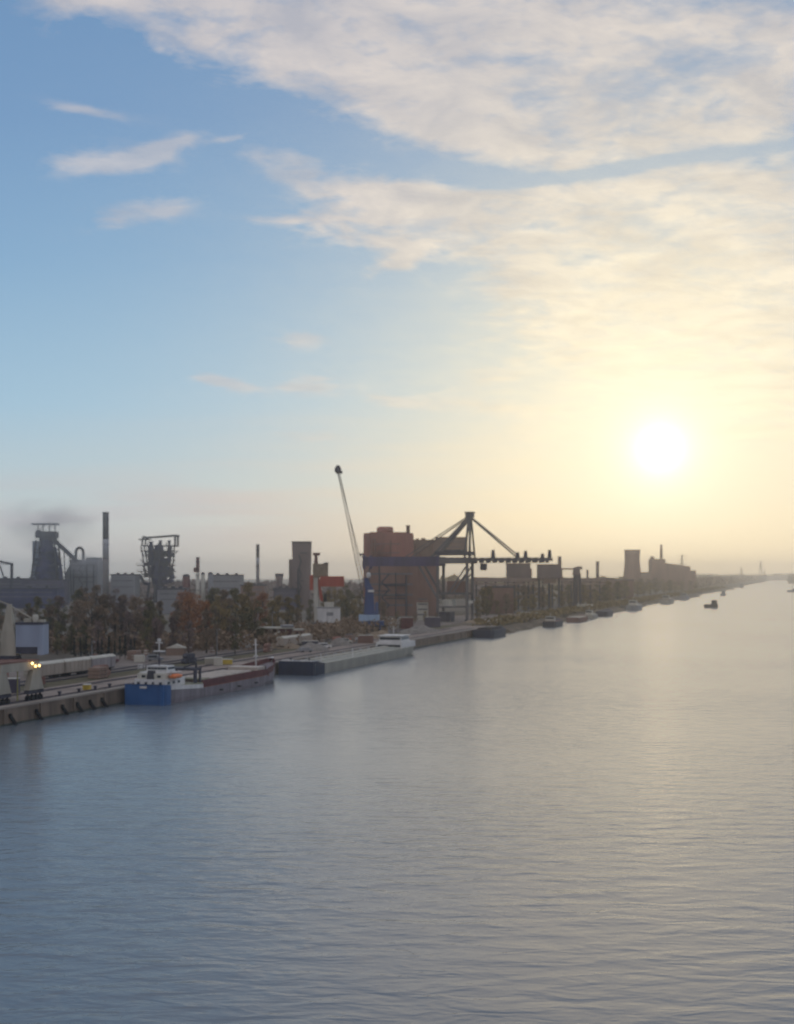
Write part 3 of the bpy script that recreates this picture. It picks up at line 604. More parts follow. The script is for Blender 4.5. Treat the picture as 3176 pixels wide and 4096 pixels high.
m = loft(secs); s1h = m.build('hull', hgrey, s1)
m = MB(); z = 3.92
m.add([(-.06,-4.92,-.9),(-.06,4.92,-.9),(-.06,4.96,z+.9),(-.06,-4.96,z+.9),(-.4,-4.4,z+.9),(-.4,4.4,z+.9),(.7,5.12,z+.85),(.7,-5.12,z+.85),(.7,5.06,-1),(.7,-5.06,-1)], [(0,1,2,3),(3,2,5,4),(2,1,8,6),(0,3,7,9),(3,4,7),(5,2,6)]); m.build('transom', hblue, s1)
for y in (-1, 1): m = MB(); m.add([(.7,y*5.13,-.9),(3.0,y*5.33,-.9),(3.0,y*5.36,4.5),(.7,y*5.16,4.75)], [(0,1,2,3)]); m.add([(.7,y*5.03,2.5),(3.0,y*5.2,2.5),(3.0,y*5.2,4.5),(.7,y*5.03,4.75)], [(0,1,2,3)]); m.build('stern_plating', hblue, s1)
m = MB()
for y in (-1, 1): m.bar((3.01,y*5.25,3.9), (20,y*5.25,2.9), .25, .95)
m.build('bulwark', white, s1)
MB().slab([(.8,-5),(14,-5.2),(20,-5.2),(20,5.2),(14,5.2),(.8,5)], 2.6, 3.86).build('aft_deck', deckg, s1)
MB().box(2.6, 13, -3.9, 3.9, 3.87, 6.3).build('deckhouse', white, s1); MB().box(3.2, 11.5, -3.5, 3.5, 6.31, 8.0).build('upper_deckhouse', cream, s1)
MB().box(5.6, 10.6, -4.3, 4.3, 8.01, 8.2).build('bridge_deck', white, s1)
b = MB().box(6.2, 10.2, -2.8, 2.8, 8.21, 10.1, top=(.2,.15)).build('wheelhouse', white, s1)
MB().box(6.13, 6.2, -2.4, 2.4, 9.05, 9.75).build('window', glass, b)
for y in (-1, 1): MB().box(6.6, 9.9, y*2.73-.04, y*2.73+.04, 9.05, 9.7).build('window', glass, b)
MB().box(10.11, 10.17, -2.4, 2.4, 9.05, 9.75).build('window', glass, b)
for i in range(4): MB().box(2.53, 2.6, -3.2+i*1.9, -2.5+i*1.9, 4.8, 5.5).build('porthole', glass, s1)
for i in range(3): MB().box(4+i*2.6, 5.1+i*2.6, -3.97, -3.9, 4.7, 5.5).build('porthole', glass, s1)
for i in range(3): MB().box(3.13, 3.2, -2.6+i*2, -1.7+i*2, 6.8, 7.5).build('porthole', glass, s1)
lb = MB().add(*(lambda o: (o.v, o.f))(loft([(4.4,.2,7.4,6.9,.1),(5.2,.95,7.3,6.45,.5),(8.6,.95,7.3,6.45,.5),(9.4,.2,7.4,6.9,.1)]))); lb.v = [(x,y-4.55,z) for x,y,z in lb.v]; b = lb.build('lifeboat', orange, s1)
MB().box(5.4, 8.4, -5.2, -3.9, 7.31, 7.75, top=(.4,.3)).build('canopy', orange, b)
for x in (5.2, 8.6): MB().bar((x,-3.9,6.3), (x,-4.3,8.6), .16).bar((x,-4.3,8.6), (x,-5.2,8.2), .16).build('davit', white, s1)
MB().box(2.8, 4.3, -.9, .9, 6.31, 8.9, top=(.25,.2)).build('funnel', mat('dark funnel paint', (.05,.05,.06)), s1)
MB().path([(7.4,0,10.1), (7.4,0,14.3)], .34, 6).bar((7.4,-1.7,14.3), (7.4,1.7,14.3), .5, .25).bar((7.4,-1.2,12.3), (7.4,1.2,12.3), .16).build('mast', steel, s1)
MB().box(6.6, 8.2, -1.2, 1.2, 14.4, 14.75).path([(7.4,0,14.7), (7.4,0,18.6)], .3, 6).bar((7.4,-.9,17.2), (7.4,.9,17.2), .2, .3).box(7.1, 7.7, -.35, .35, 17.6, 18.4).build('radar_mast', white, s1)
rail(MB(), [(.3,-4.8,4.7),(.3,4.8,4.7)], .9, .06).build('rail', white, s1); rail(MB(), [(3.3,-3.4,8),(3.3,3.4,8),(5.6,3.4,8)], 1, .06).build('rail', white, s1)
for y in (-4, 4): MB().lathe([(.3,3.87),(.2,4.2),(.34,4.5)], c=(1.6,y), n=10).build('bollard', white, s1)
MB().box(-.5, -.41, -.9, .9, 3.9, 4.4).build('stern_anchor_plate', white, s1)
MB().slab([(20.01,-5.2),(62,-5.0),(62,5.0),(20.01,5.2)], 2.3, 2.72).build('side_deck', hb, s1)
m = MB()
for y in (-1, 1): m.box(20.2, 61, y*4.95-.15, y*4.95+.15, 2.73, 4.3)
m.box(20.2, 20.44, -4.79, 4.79, 2.73, 4.1).box(60.76, 61, -4.79, 4.79, 2.73, 4.1); m.build('hatch_coaming', maroon, s1)
hp = mat('worn beige hatch paint', (.50,.44,.38), .7, 0, .12, .5)
for i in range(6): x = 20.6+i*5.2; MB().box(x, x+5.0, -4.3, 4.3, 3.9, 4.45).bar((x+.3,-4.3,4.5), (x+.3,4.3,4.5), .2).build('hatch_cover', hp if i > 0 else deckg, s1)
for i in range(2): MB().box(55.5, 60.6, -4.3, 4.3, 4.11+i*.5, 4.55+i*.5).build('hatch_cover', hp, s1)
m = MB()
for y in (-1, 1): m.box(16.2, 17.0, y*4.8-.25, y*4.8+.25, 3.87, 6.9).box(19.0, 19.6, y*4.8-.2, y*4.8+.2, 3.0, 6.9)
m.box(16, 19.8, -5, 5, 6.91, 7.5); m.build('hatch_gantry', steel, s1)
m = MB().bar((17.6,-4.6,3.9), (18.0,-4.4,8.6), .35).bar((18,-4.4,8.6), (15.2,-2.5,7.7), .3); m.build('deck_crane', steel, s1)
m = MB(); bp_ = [(61.3,5.1,2.8),(66,4.45,3.25),(72,2.5,4.35),(76,.22,5.35)]; top = [(61.3,5.15,4.6),(66,4.6,5.0),(72,2.8,5.7),(76.8,.15,6.4)]
for y in (-1, 1):
    for i in range(3):
        a, b_, c_, d_ = bp_[i], bp_[i+1], top[i+1], top[i]; o = .12
        m.add([(a[0],y*a[1],a[2]),(b_[0],y*b_[1],b_[2]),(c_[0],y*c_[1],c_[2]),(d_[0],y*d_[1],d_[2]),(a[0],y*(a[1]-o),a[2]),(b_[0],y*max(.02,b_[1]-o),b_[2]),(c_[0],y*max(.02,c_[1]-o),c_[2]),(d_[0],y*(d_[1]-o),d_[2])],
              [(0,1,2,3),(4,7,6,5),(3,2,6,7),(0,4,5,1),(0,3,7,4),(1,5,6,2)])
m.build('bow_bulwark', maroon, s1)
MB().add([(75.2,-.65,4.9),(76.9,0,5.3),(77.3,0,6.6),(75.3,-.85,6.3),(75.2,.65,4.9),(75.3,.85,6.3),(76.2,0,.2),(75,-.3,.2),(75,.3,.2)], [(0,1,2,3),(1,4,5,2),(7,6,1,0),(6,8,4,1),(3,2,5)]).build('stem_plate', white, s1)
MB().slab([(61.2,-5.0),(66,-4.35),(72,-2.4),(75.6,-.2),(75.6,.2),(72,2.4),(66,4.35),(61.2,5.0)], 2.75, 3.3).build('foredeck', maroon, s1)
MB().path([(64.5,0,3.3), (64.5,0,7.6), (64.2,0,12.2)], .42, 7).box(64.0, 65, -.5, .5, 7.3, 7.6).bar((64.3,-.8,10.6), (64.3,.8,10.6), .15).build('foremast', white, s1)
MB().box(67, 69, -1.2, 1.2, 3.31, 4.3).lathe([(.4,3.31),(.4,4.4)], c=(70.2,0), n=10).build('windlass', steel, s1)
for o in s1.children:
    if o.name.split('.')[0] in ('deckhouse','upper_deckhouse','bridge_deck','wheelhouse','lifeboat','davit','funnel','mast','radar_mast','porthole'):
        for q in [o]+list(o.children):
            for v in q.data.vertices:
                if v.co.z > 3.9: v.co.z = 3.9+(v.co.z-3.9)*.76
for a, b_ in (((1.6,4.6,4.2),(-7,8.3,4.2)), ((1.6,4.6,4.2),(8,8.3,4.2)), ((72,2.3,5.4),(82,8.3,4.2)), ((72,2.3,5.4),(62,8.3,4.2))):
    a = Vector(a); b_ = Vector(b_); m = MB(); m.path([a, a.lerp(b_, .35)-Vector((0,0,.35)), a.lerp(b_, .7)-Vector((0,0,.4)), b_], .09, 5); m.build('mooring_rope', beige, s1)
for x in (30, 41, 52): MB().lathe([(.55,-.15),(.55,.15)], n=12).build('tyre', dark, s1).location = (x, -5.5, 1.2)
# --- long inland tanker behind
s2 = thing('inland_tanker', 'long pale inland tanker, dark blunt near end and white wheelhouse at its far end', 'tanker', ST0(140, -7.8), RZ); s2.scale = (.92, 1, .88)
tank = mat('sandy grey hull', (.30,.285,.24), .65, 0, .18, .2, True); tdeck = mat('grey brown deck', (.33,.32,.27), .55, 0, .12, .3)
loft([(0,5.4,4.2,-1,4.5),(3,5.8,4.1,-1.2,5.3),(8,5.85,3.6,-1.2,5.6),(30,5.85,3.3,-1.2,5.6),(100,5.85,3.3,-1.2,5.6),(112,5.6,3.5,-1.2,4.6),(119,4.2,3.9,-1,3),(123,2.2,4.2,-.6,1.4)]).build('hull', tank, s2)
m = MB(); nav = mat('navy hull paint', (.02,.028,.055), .6, 0, .25, .4, True)
m.box(-.5, .9, -5.75, 5.75, -.8, 4.7, top=(.1,.1)); 
for y in (-1, 1): m.add([(.9,y*5.76,-.8),(9,y*5.95,-.8),(9,y*5.95,3.7),(.9,y*5.80,4.68),(.9,y*5.5,3.7),(9,y*5.6,3.7)], [(0,1,2,3),(3,2,5,4)])
m.build('end_plating', nav, s2)
MB().box(-.2, 6, -5.2, 5.2, 4.2, 4.72).build('mooring_deck', grey, s2)
MB().box(-.3, .2, -4.6, -1.2, 4.73, 5.2).box(-.3, .2, 1.2, 4.6, 4.73, 5.2).build('railing_board', white, s2)
for y in (-3, 3): MB().lathe([(.35,4.73),(.22,5.1),(.4,5.5)], c=(3,y), n=10).build('bollard', steel, s2)
MB().slab([(9,-5.6),(108,-5.6),(108,5.6),(9,5.6)], 3.0, 3.62).build('deck', tdeck, s2)
MB().box(12, 98, -3.4, 3.4, 3.63, 4.3, top=(.5,.5)).build('tank_trunk', tdeck, s2)
m = MB()
for y in (-.8, 0, .8): m.path([(12,y,4.7), (96,y,4.7)], .22, 6)
for i in range(14): m.box(13+i*6.2, 13.3+i*6.2, -1.2, 1.2, 4.3, 4.6)
m.build('cargo_pipe', cream, s2)
for i in range(9): MB().lathe([(.5,4.31),(.5,4.75),(.3,4.95)], c=(16+i*9.4, 2.4), n=10).build('tank_hatch', grey, s2)
MB().box(99.5, 118.5, -5.0, 5.0, 3.62, 6.0, top=(.1,.1)).build('deckhouse', white, s2)
b = MB().box(100.8, 112.5, -4.4, 4.4, 6.01, 8.5, top=(.3,.4)).build('wheelhouse', white, s2); MB().box(100.86, 100.99, -3.9, 3.9, 7.0, 8.0).build('window', glass, b)
for y in (-1, 1): MB().box(101.6, 111.5, y*4.26-.05, y*4.26+.05, 7.0, 7.9).build('window', glass, b)
MB().box(100.3, 113, -4.6, 4.6, 8.51, 8.8).build('wheelhouse_roof', white, s2); MB().box(99.43, 99.5, -4.4, 4.4, 4.0, 5.0).build('window', glass, s2)
MB().path([(106,0,8.8), (106,0,12.6)], .3, 6).bar((106,-1,11.5), (106,1,11.5), .15).build('radar_mast', white, s2); MB().box(113.4, 117, -2.6, 2.6, 6.01, 7.4).build('skylight_house', cream, s2)
rail(MB(), [(118.5,-4.8,3.9),(99.5,-5.6,3.65)], .9, .07, 10).build('rail', white, s2)
for x in (8, 40): MB().bar((x,-5,3.7), (x,-5,7), .18).build('deck_lamp_post', white, s2)
# --- smaller vessels
def vessel(name, lab, cat, loc, rz, ln, bw, h, hm_, deckm, house=None, hx=.8, group=None, lump=None):
    r_ = thing(name, lab, cat, loc, rz, group)
    loft([(-ln/2,bw*.40,h,-.6,bw*.3),(-ln/2+ln*.06,bw*.5,h*.95,-.8,bw*.45),(ln*.32,bw*.5,h*.92,-.8,bw*.45),(ln*.45,bw*.3,h*1.08,-.7,bw*.2),(ln/2,bw*.05,h*1.25,-.3,.05)]).build('hull', hm_, r_)
    MB().box(-ln*.43, ln*.3, -bw*.44, bw*.44, h*.9, h+.12).build('deck', deckm, r_)
    if house:
        x = (hx-.5)*ln; w = house[0]/2; MB().box(x-w, x+w, -bw*.33, bw*.33, h+.13, h+house[1], top=(.15,.15)).build('wheelhouse', house[2], r_)
        MB().box(x-w-.2, x+w+.2, -bw*.36, bw*.36, h+house[1]+.01, h+house[1]+.25).build('roof', grey, r_)
        MB().box(x-w+.02, x-w+.12, -bw*.28, bw*.28, h+house[1]*.55, h+house[1]*.85).build('window', glass, r_)
        MB().path([(x,0,h+house[1]), (x,0,h+house[1]+2.4)], .2, 6).build('mast', white, r_)
    if lump: MB().box(-ln*.36, ln*.22, -bw*.36, bw*.36, h+.13, h+lump[0], top=(.6,.6)).build('cargo_hold', lump[1], r_)
    return r_
vessel('barge', 'dark barge lying end-on at the brown quay under the bridge crane', 'barge', ST0(398,-7.2), RZ, 34, 10.8, 3.6, nav, steel, None, lump=(1.0, dark))
for i, (px, py, ln, bw, h, m1, m2, hs, lab) in enumerate([
    (2095, 2503, 30, 8, 3.2, nav, brown, (4,2.6,cream), 'dark barge with a cream wheelhouse, second along the shore past the bridge crane'),
    (2190, 2484, 40, 9, 3.0, brown, beige, None, 'brown flat barge moored beyond the dark barge, hugging the sunlit shore'),
    (2250, 2472, 26, 7, 2.6, beige, beige, (5,3,cream), 'beige boat with cream cabin moored along the middle of the sunlit shore'),
    (2305, 2462, 36, 9, 3.6, nav, steel, None, 'black low barge just beyond the beige cabin boat'),
    (2410, 2438, 44, 10, 4.2, grey, beige, (6,4,cream), 'grey ship with a pale cabin moored left of the cooling tower by the sun'),
    (2560, 2412, 60, 11, 4.4, beige, brown, (7,4,beige), 'pale long ship moored below the cooling tower by the sun'),
    (2700, 2398, 50, 10, 4.0, grey, steel, (6,4,grey), 'grey ship moored below the stepped power station')]):
    d = CAMH*F/(py/4-575); x_ = X(px, d); s_ = (Vector((x_, d))-B0).dot(u); vessel('moored_boat', lab, 'boat', ST0(s_, -bw/2-8-s_*.003), RZ, ln, bw, h, m1, m2, hs, .2, 'boats moored along the sunlit shore')
tugc = mat('dark tug paint', (.03,.028,.025), .6)
vessel('tugboat', 'dark tugboat under way alone on the bright water, nearest of the small boats', 'boat', (X(2846,1195), 1195, 0), math.radians(25), 14, 5.2, 3.0, tugc, tugc, (4,3.6,tugc), .72, 'boats under way on the far water')
vessel('motorboat', 'small dark motorboat just behind the tugboat on the far water', 'boat', (X(2893,1900), 1900, 0), math.radians(60), 12, 6, 3.0, grey, grey, (4,3.4,grey), .5, 'boats under way on the far water')
vessel('motorboat', 'faint tiny boat highest up the canal, farthest of all', 'boat', (X(2967,3050), 3050, 0), math.radians(80), 16, 8, 4.5, grey, grey, (5,5,grey), .5, 'boats under way on the far water')
vessel('motorboat', 'boat cut by the right edge of the view on the far water', 'boat', (X(3172,2294), 2294, 0), math.radians(8), 20, 6, 3.2, grey, grey, (5,3,grey), .6, 'boats under way on the far water')
#P3

# ================================================================ quay furniture
fen = MB().bar((1.1,-.6,-1.2), (-.7,.45,1.9), .5, .6).box(-.95, -.45, .1, .6, 1.6, 2.3).build('fender_pile', dark); fen.location = ST(2.8,-1.6,0); fen.rotation_euler = (0,0,RZ)
ordn = ['first', 'second', 'third', 'fourth', 'fifth', 'sixth', 'seventh', 'eighth', 'ninth', 'tenth']
tag(fen, 'black leaning fender pile nearest the left edge of the quay wall', 'fender', 'fender piles on the quay wall')
for i, s_ in enumerate([10.6, 20.5, 26.5, 31.8, 37]):
    c_ = fen.copy(); COL.objects.link(c_); c_.location = ST(s_+1.5,-1.6,0); c_['label'] = '%s black leaning fender pile from the left edge of the quay wall' % ordn[i+1]
def bollard(s_, t, lab):
    r_ = thing('mooring_bollard', lab, 'bollard', ST(s_, t, GZ+.05), RZ, 'mooring bollards on the quay apron'); MB().lathe([(.42,0),(.30,.25),(.28,.7),(.5,.85),(.5,1.0),(.2,1.1)], n=12).build('post', steel, r_, smooth=True); MB().box(-.7,.7,-.7,.7,-.04,.06).build('base_plate', brown, r_)
for i, s_ in enumerate([26, 34, 41, 47.5]): bollard(s_, 2.4, '%s mooring bollard on the apron right of the beige crane foot' % ordn[i])
# wagons
wm = mat('sand wagon paint', (.37,.31,.255), .75, 0, .16, .35, True); wm2 = mat('grey wagon paint', (.30,.27,.27), .75, 0, .18, .35, True)
def wagon(loc, mt, lab, ln=12.6, h=3.6):
    r_ = thing('goods_wagon', lab, 'rail wagon', loc, RZ, 'covered goods wagons on the quay siding')
    b = MB().box(-ln/2, ln/2, -1.45, 1.45, 1.1, h).build('body', mt, r_)
    for i in range(7): MB().box(-ln/2+.4+i*(ln-1)/6, -ln/2+.6+i*(ln-1)/6, -1.53, -1.451, 1.15, h-.1).build('rib', mt, b)
    prof = [(-1.5,h+.01),(1.5,h+.01),(1.2,h+.4),(.5,h+.62),(-.5,h+.62),(-1.2,h+.4)]
    m = MB(); k_ = len(prof); m.add([(-ln/2-.05,y,z) for y,z in prof]+[(ln/2+.05,y,z) for y,z in prof], [tuple(range(k_)), tuple(range(k_,2*k_))[::-1]]+[(i,(i+1)%k_,(i+1)%k_+k_,i+k_) for i in range(k_)]); m.build('roof', cream, r_)
    MB().box(-ln/2+.2, ln/2-.2, -1.1, 1.1, .75, 1.09).build('underframe', dark, r_)
    for x in (-ln/2+1.6, -ln/2+3.2, ln/2-3.2, ln/2-1.6): MB().bar((x,-.85,.45), (x,.85,.45), .84, .84, n=12).build('wheelset', dark, r_)
    return r_
wl = ['sand coloured covered wagon partly hidden behind the beige crane foot', 'second sand wagon, middle of the row right of the crane foot', 'pinkish grey wagon at the far end of the left row']
for i in range(3): wagon(ST(66.5+i*13.3, 31.5), [wm, wm, wm2][i], wl[i], h=3.9)
for i, lab in enumerate(['sandy wagon behind the tanker, left one of the pair near the white machine house crane', 'sandy wagon behind the tanker, right one of the pair near the white machine house crane']): wagon(ST(216+i*15, 26), wm, lab, 14, 3.8)
def rails(s0, s1, t): 
    m = MB()
    for o in (-.75, .75): m.box(s0, s1, t+o-.04, t+o+.04, .06, .22)
    r_ = m.build('railway_track', steel); r_.location = ST(0,0); r_.rotation_euler = (0,0,RZ); struct(r_)
rails(-60, 400, 31.5); rails(-60, 400, 3.0); rails(-60, 400, 13.0); rails(-60, 400, 26)
# lamp posts
def lamp_post(x, y, h, lab, lit=False, mt=None):
    r_ = thing('lamp_post', lab, 'lamp post', (x, y, GZ), 0, 'lamp posts along the quay'); MB().lathe([(.16,0),(.14,h*.5),(.09,h)], n=8).build('pole', mt or grey, r_)
    MB().box(-.2, 1.0, -.12, .12, h, h+.14).build('arm', mt or grey, r_)
    MB().lathe([(.12,h-.22),(.22,h-.1),(.22,h-.01)], c=(.8,0), n=10).build('lamp', lampm if lit else white, r_)
lamp_post(X(70,272), 272, 8.1, 'yellow-green lamp post with a lit lamp beside the beige crane foot', True, mat('yellow green post', (.32,.30,.10)))
for px, d, h, lab in [(368, 380, 7, 'grey lamp post behind the far end of the wagons'), (868, 420, 9, 'grey lamp post in front of the rust coloured tree'), (1032, 500, 14, 'tall pale lamp post left of the flared tower, above the open sheds'), (1090, 505, 12, 'shorter pale lamp post above the open sheds'), (1592, 560, 8, 'pale lamp post left of the pale stair block'), (1556, 500, 8, 'thin white lamp post above the white wheelhouse of the tanker')]:
    lamp_post(X(px,d), d, h, lab)
# containers, cabins, sheds
def container(loc, rz, mt, lab, L_=6.1, h=2.5, name='container', cat='container', group='containers and cabins in the yard'):
    r_ = thing(name, lab, cat, loc, rz, group); MB().box(-L_/2, L_/2, -1.22, 1.22, .1, h).build('box', mt, r_)
    for i in range(9): MB().box(-L_/2+.3+i*(L_-.9)/8, -L_/2+.55+i*(L_-.9)/8, -1.27, -1.221, .2, h-.15).build('rib', mt, r_)
    MB().box(-L_/2-.04, L_/2+.04, -1.3, 1.3, h+.005, h+.12).build('roof', cream, r_); return r_
p = (X(970,475), 475); container((p[0],p[1],GZ), .1, white, 'lower white container of the two stacked left of the open sheds', 6.4, 2.4); container((p[0],p[1],GZ+2.45), .1, mat('pinkish white paint', (.56,.50,.50), .6), 'upper pinkish-white container of the two stacked left of the open sheds', 6.4, 2.4)
for px, d, mt, lab, L_, h in [(895, 385, yellow, 'yellow skip between the cargo ship and the tree line', 5.0, 1.5), (873, 380, cream, 'cream cabin beside the yellow skip', 2.4, 2.3), (838, 384, beige, 'low beige cabin left of the cream cabin', 2.6, 1.9),
        (348, 300, yellow, 'small yellow-green bin on the grass verge right of the crane', 1.6, 1.2), (558, 395, cream, 'pale cabin by the trees left of the white ship mast', 3, 2.0), (1160, 505, paleblg, 'small pale cabin between the open shed and the booth', 2.6, 3.4), (1240, 470, steel, 'dark grey container right of the booth', 6, 2.6),
        (1462, 505, brown, 'large brown container behind the white tanker wheelhouse', 6, 3.0), (1575, 640, cream, 'cream container near the pale stair block', 7, 5), (1625, 640, maroon, 'dark maroon container beside the cream one', 7, 5.5), (1730, 660, purple, 'dark purplish container left of the bridge crane legs', 8, 5), (20, 292, purple, 'purplish container under the portal crane at the left edge', 6.1, 3.2),
        (1960, 700, cream, 'cream container on the shore right of the bridge crane', 12, 2.6), (2120, 820, beige, 'pale container among the shore trees under the first silo', 12, 3), (2340, 1000, cream, 'cream container by the water further along the sunlit shore', 12, 4)]:
    container((X(px,d), d, GZ), .0 if px > 1500 else .08, mt, lab, L_, h)
d = 495; sh = thing('open_shed', 'long flat-roofed open shed with dark bays on the quay behind the tanker', 'shed', (X(1085,d), d, GZ), .12)
MB().box(-9.2, 8.6, -4, 4, 6.2, 6.7).build('roof', cream, sh); MB().box(3.6, 8.4, -4.3, 3.5, 6.71, 7.5).build('roof_box', paleblg, sh); MB().box(-8.4, 8.2, 3.4, 3.6, .05, 6.19).build('back_wall', brown, sh)
for i in range(7): MB().box(-8.8+i*2.8, -8.4+i*2.8, -3.8, -3.4, .05, 6.19).build('post', conc2, sh)
MB().box(2.2, 7.4, -2.8, 3.39, .06, 6.0).build('dark_bay', maroon, sh); MB().bar((-3,-4.2,1.8), (3.2,-4.2,5.2), .9, .5).build('loading_ramp', cream, sh)
d = 500; sh = thing('booth', 'small flat-roofed booth with two dark doors right of the open shed', 'shed', (X(1195,d), d, GZ), .1)
MB().box(-2, 2, -1.4, 1.4, .05, 5.2).build('wall', brown, sh); MB().box(-2.4, 2.4, -1.8, 1.8, 5.21, 5.8).build('roof', cream, sh)
for x in (-1.1, .2): MB().box(x, x+.85, -1.47, -1.401, .1, 4.6).build('door', dark, sh)
MB().box(2.5, 2.9, -1.6, 1.6, .05, 5.4).build('side_post', cream, sh)
# low sheds in the yard at left
for px, d, w, h, mt, lab in [(705, 430, 6, 2.4, cream, 'low pale shed roof right of the white ship mast, before the trees'), (1010, 640, 9, 8, paleblg, 'pale little gable house among the trees above the open sheds')]:
    r_ = thing('shed', lab, 'shed', (X(px,d), d, GZ)); MB().box(-w/2, w/2, -2, 2, .02, h).build('wall', olive, r_); MB().prism([(-w/2-.3,h+.01),(w/2+.3,h+.01),(0,h+1.3)], -2.3, 2.3).build('roof', mt, r_)
# heaps
def heap(px, d, w, dd, h, mt, lab, seed):
    rr = random.Random(seed); m = MB(); nx_, ny_ = 26, 14; vs = []
    for j in range(ny_):
        for i in range(nx_):
            a = i/(nx_-1)*2-1; b = j/(ny_-1)*2-1; r = max(abs(a)**1.6+0, 0)+abs(b)**2; hh = max(0, 1-r)**.8*h*(1+.35*noise.noise(Vector((a*3+seed, b*3, 0))))
            vs.append((a*w/2, b*dd/2, max(0, hh)-.02))
    fs = [(j*nx_+i, j*nx_+i+1, (j+1)*nx_+i+1, (j+1)*nx_+i) for j in range(ny_-1) for i in range(nx_-1)]
    m.add(vs, fs); o = m.build('gravel_heap', mt); o.location = (X(px,d), d, GZ+.06); o.rotation_euler = (0,0,RZ*.25); tag(o, lab, 'heap', 'heaps of bulk cargo on the quay')
gh = mat('grey gravel', (.22,.20,.18), .95, 0, .3, .8, bump=.6)
heap(1250, 455, 12, 9, 2.8, gh, 'low grey heap between the booth and the tanker bow', 1); heap(1520, 545, 12, 9, 3.2, soil, 'tan heap behind the white tanker wheelhouse', 2); heap(1680, 600, 20, 12, 3.0, gh, 'grey heap below the pale stair block', 3)
heap(1920, 720, 22, 10, 2.2, soil, 'tan heap at the foot of the bridge crane waterside legs', 4); heap(1130, 470, 16, 10, 2.0, soil, 'flat sandy heap right in front of the open shed', 5); heap(2050, 760, 26, 12, 3.5, soil, 'tan heap right of the bridge crane on the shore', 6)
heap(1360, 490, 9, 7, 2.6, gh, 'small grey heap under the white machine house crane', 7)
# stacked goods in the yard
def goods(kind, px, d, lab, seed):
    q = random.Random(seed); loc = (X(px,d), d, GZ+.05); rz = RZ+q.uniform(-.2, .2); grp = 'stacks of goods in the quay yard'
    if kind == 'coil_stack':
        r_ = thing('coil_stack', lab, 'stack', loc, rz, grp); m_ = q.choice([rust, steel, brown])
        for i in range(4): MB().bar((i*1.7-2.6,-.7,.8), (i*1.7-2.6,.7,.8), 1.6, 1.6, n=14).build('coil', m_, r_)
        for i in range(3): MB().bar((i*1.7-1.75,-.7,2.15), (i*1.7-1.75,.7,2.15), 1.6, 1.6, n=14).build('coil', m_, r_)
    elif kind == 'timber_stack':
        r_ = thing('timber_stack', lab, 'stack', loc, rz, grp); m_ = q.choice([soil, beige, olive])
        for j in range(q.choice([2, 3])):
            for i in range(3): MB().box(-2.6+i*1.75, -1.0+i*1.75, -1.5, 1.5, .15+j*.95, .95+j*.95).build('bundle', m_, r_)
            MB().box(-2.5, 2.5, -1.2, -1.0, .02+j*.95, .145+j*.95).build('bearer', dark, r_)
    else:
        r_ = thing('pallet_stack', lab, 'stack', loc, rz, grp); m_ = q.choice([beige, rust, orange, cream])
        for j in range(5): MB().box(-.7, .7, -.6, .6, .05+j*.42, .40+j*.42).build('pallet', m_ if j%2 else brown, r_)
gp = {'coil_stack': 'steel coils', 'timber_stack': 'timber bundles', 'pallet_stack': 'pallets'}
lst = []
rg = random.Random(77)
for i in range(40):
    s_ = rg.uniform(50, 330); t_ = rg.choice([rg.uniform(16, 24), rg.uniform(37, 60), rg.uniform(37, 60)]); p = ST(s_, t_); lst.append((p[0]/p[1]*5200+1588, p[1], rg.choice(list(gp)), t_))
cn = {}
for px, d, kd, t_ in sorted(lst):
    zone = 'on the verge near the ships' if t_ < 30 else 'in the yard before the trees'; cn[(kd, zone)] = cn.get((kd, zone), 0)+1
    goods(kd, px, d, '%s stack of %s %s, counted from left' % (['first','second','third','fourth','fifth','sixth','seventh','eighth','ninth','tenth','eleventh','twelfth','thirteenth','fourteenth','fifteenth'][cn[(kd, zone)]-1], gp[kd], zone), int(px*7))
# vehicles
def van(px, d, rz, mt, lab, ln=4.8, h=1.9, name='van'):
    r_ = thing(name, lab, name, (X(px,d), d, GZ+.03), rz, 'vehicles parked in the quay yard')
    MB().prism([(-ln/2,.35),(ln/2,.35),(ln/2,1.0),(ln/2-.9,1.15),(ln/2-1.5,h),(-ln/2+.1,h),(-ln/2,h-.3)], -.92, .92).build('body', mt, r_)
    MB().box(-ln/2+.6, ln/2-1.5, -.94, -.921, 1.15, h-.2).build('window', glass, r_)
    for x in (-ln/2+.9, ln/2-.9):
        for y in (-.8, .8): MB().bar((x,y-.12,.34), (x,y+.12,.34), .66, .66, n=12).build('wheel', dark, r_)
van(423, 398, .1, white, 'white van parked before the dark trees past the wagons'); van(446, 392, .2, maroon, 'dark maroon car parked beside the white van', 4.4, 1.45, 'car'); van(620, 400, -.1, grey, 'grey van parked left of the white ship mast')
van(1300, 470, .1, white, 'white van behind the tanker deck near the sandy wagons'); van(1225, 446, .3, grey, 'silver car behind the dark tanker end', 4.4, 1.45, 'car'); van(1385, 505, .1, cream, 'cream van left of the blue mobile crane'); van(1440, 520, 0, white, 'white car just below the blue mobile crane', 4.4, 1.45, 'car')
van(2005, 735, .4, white, 'white van on the shore right of the bridge crane')

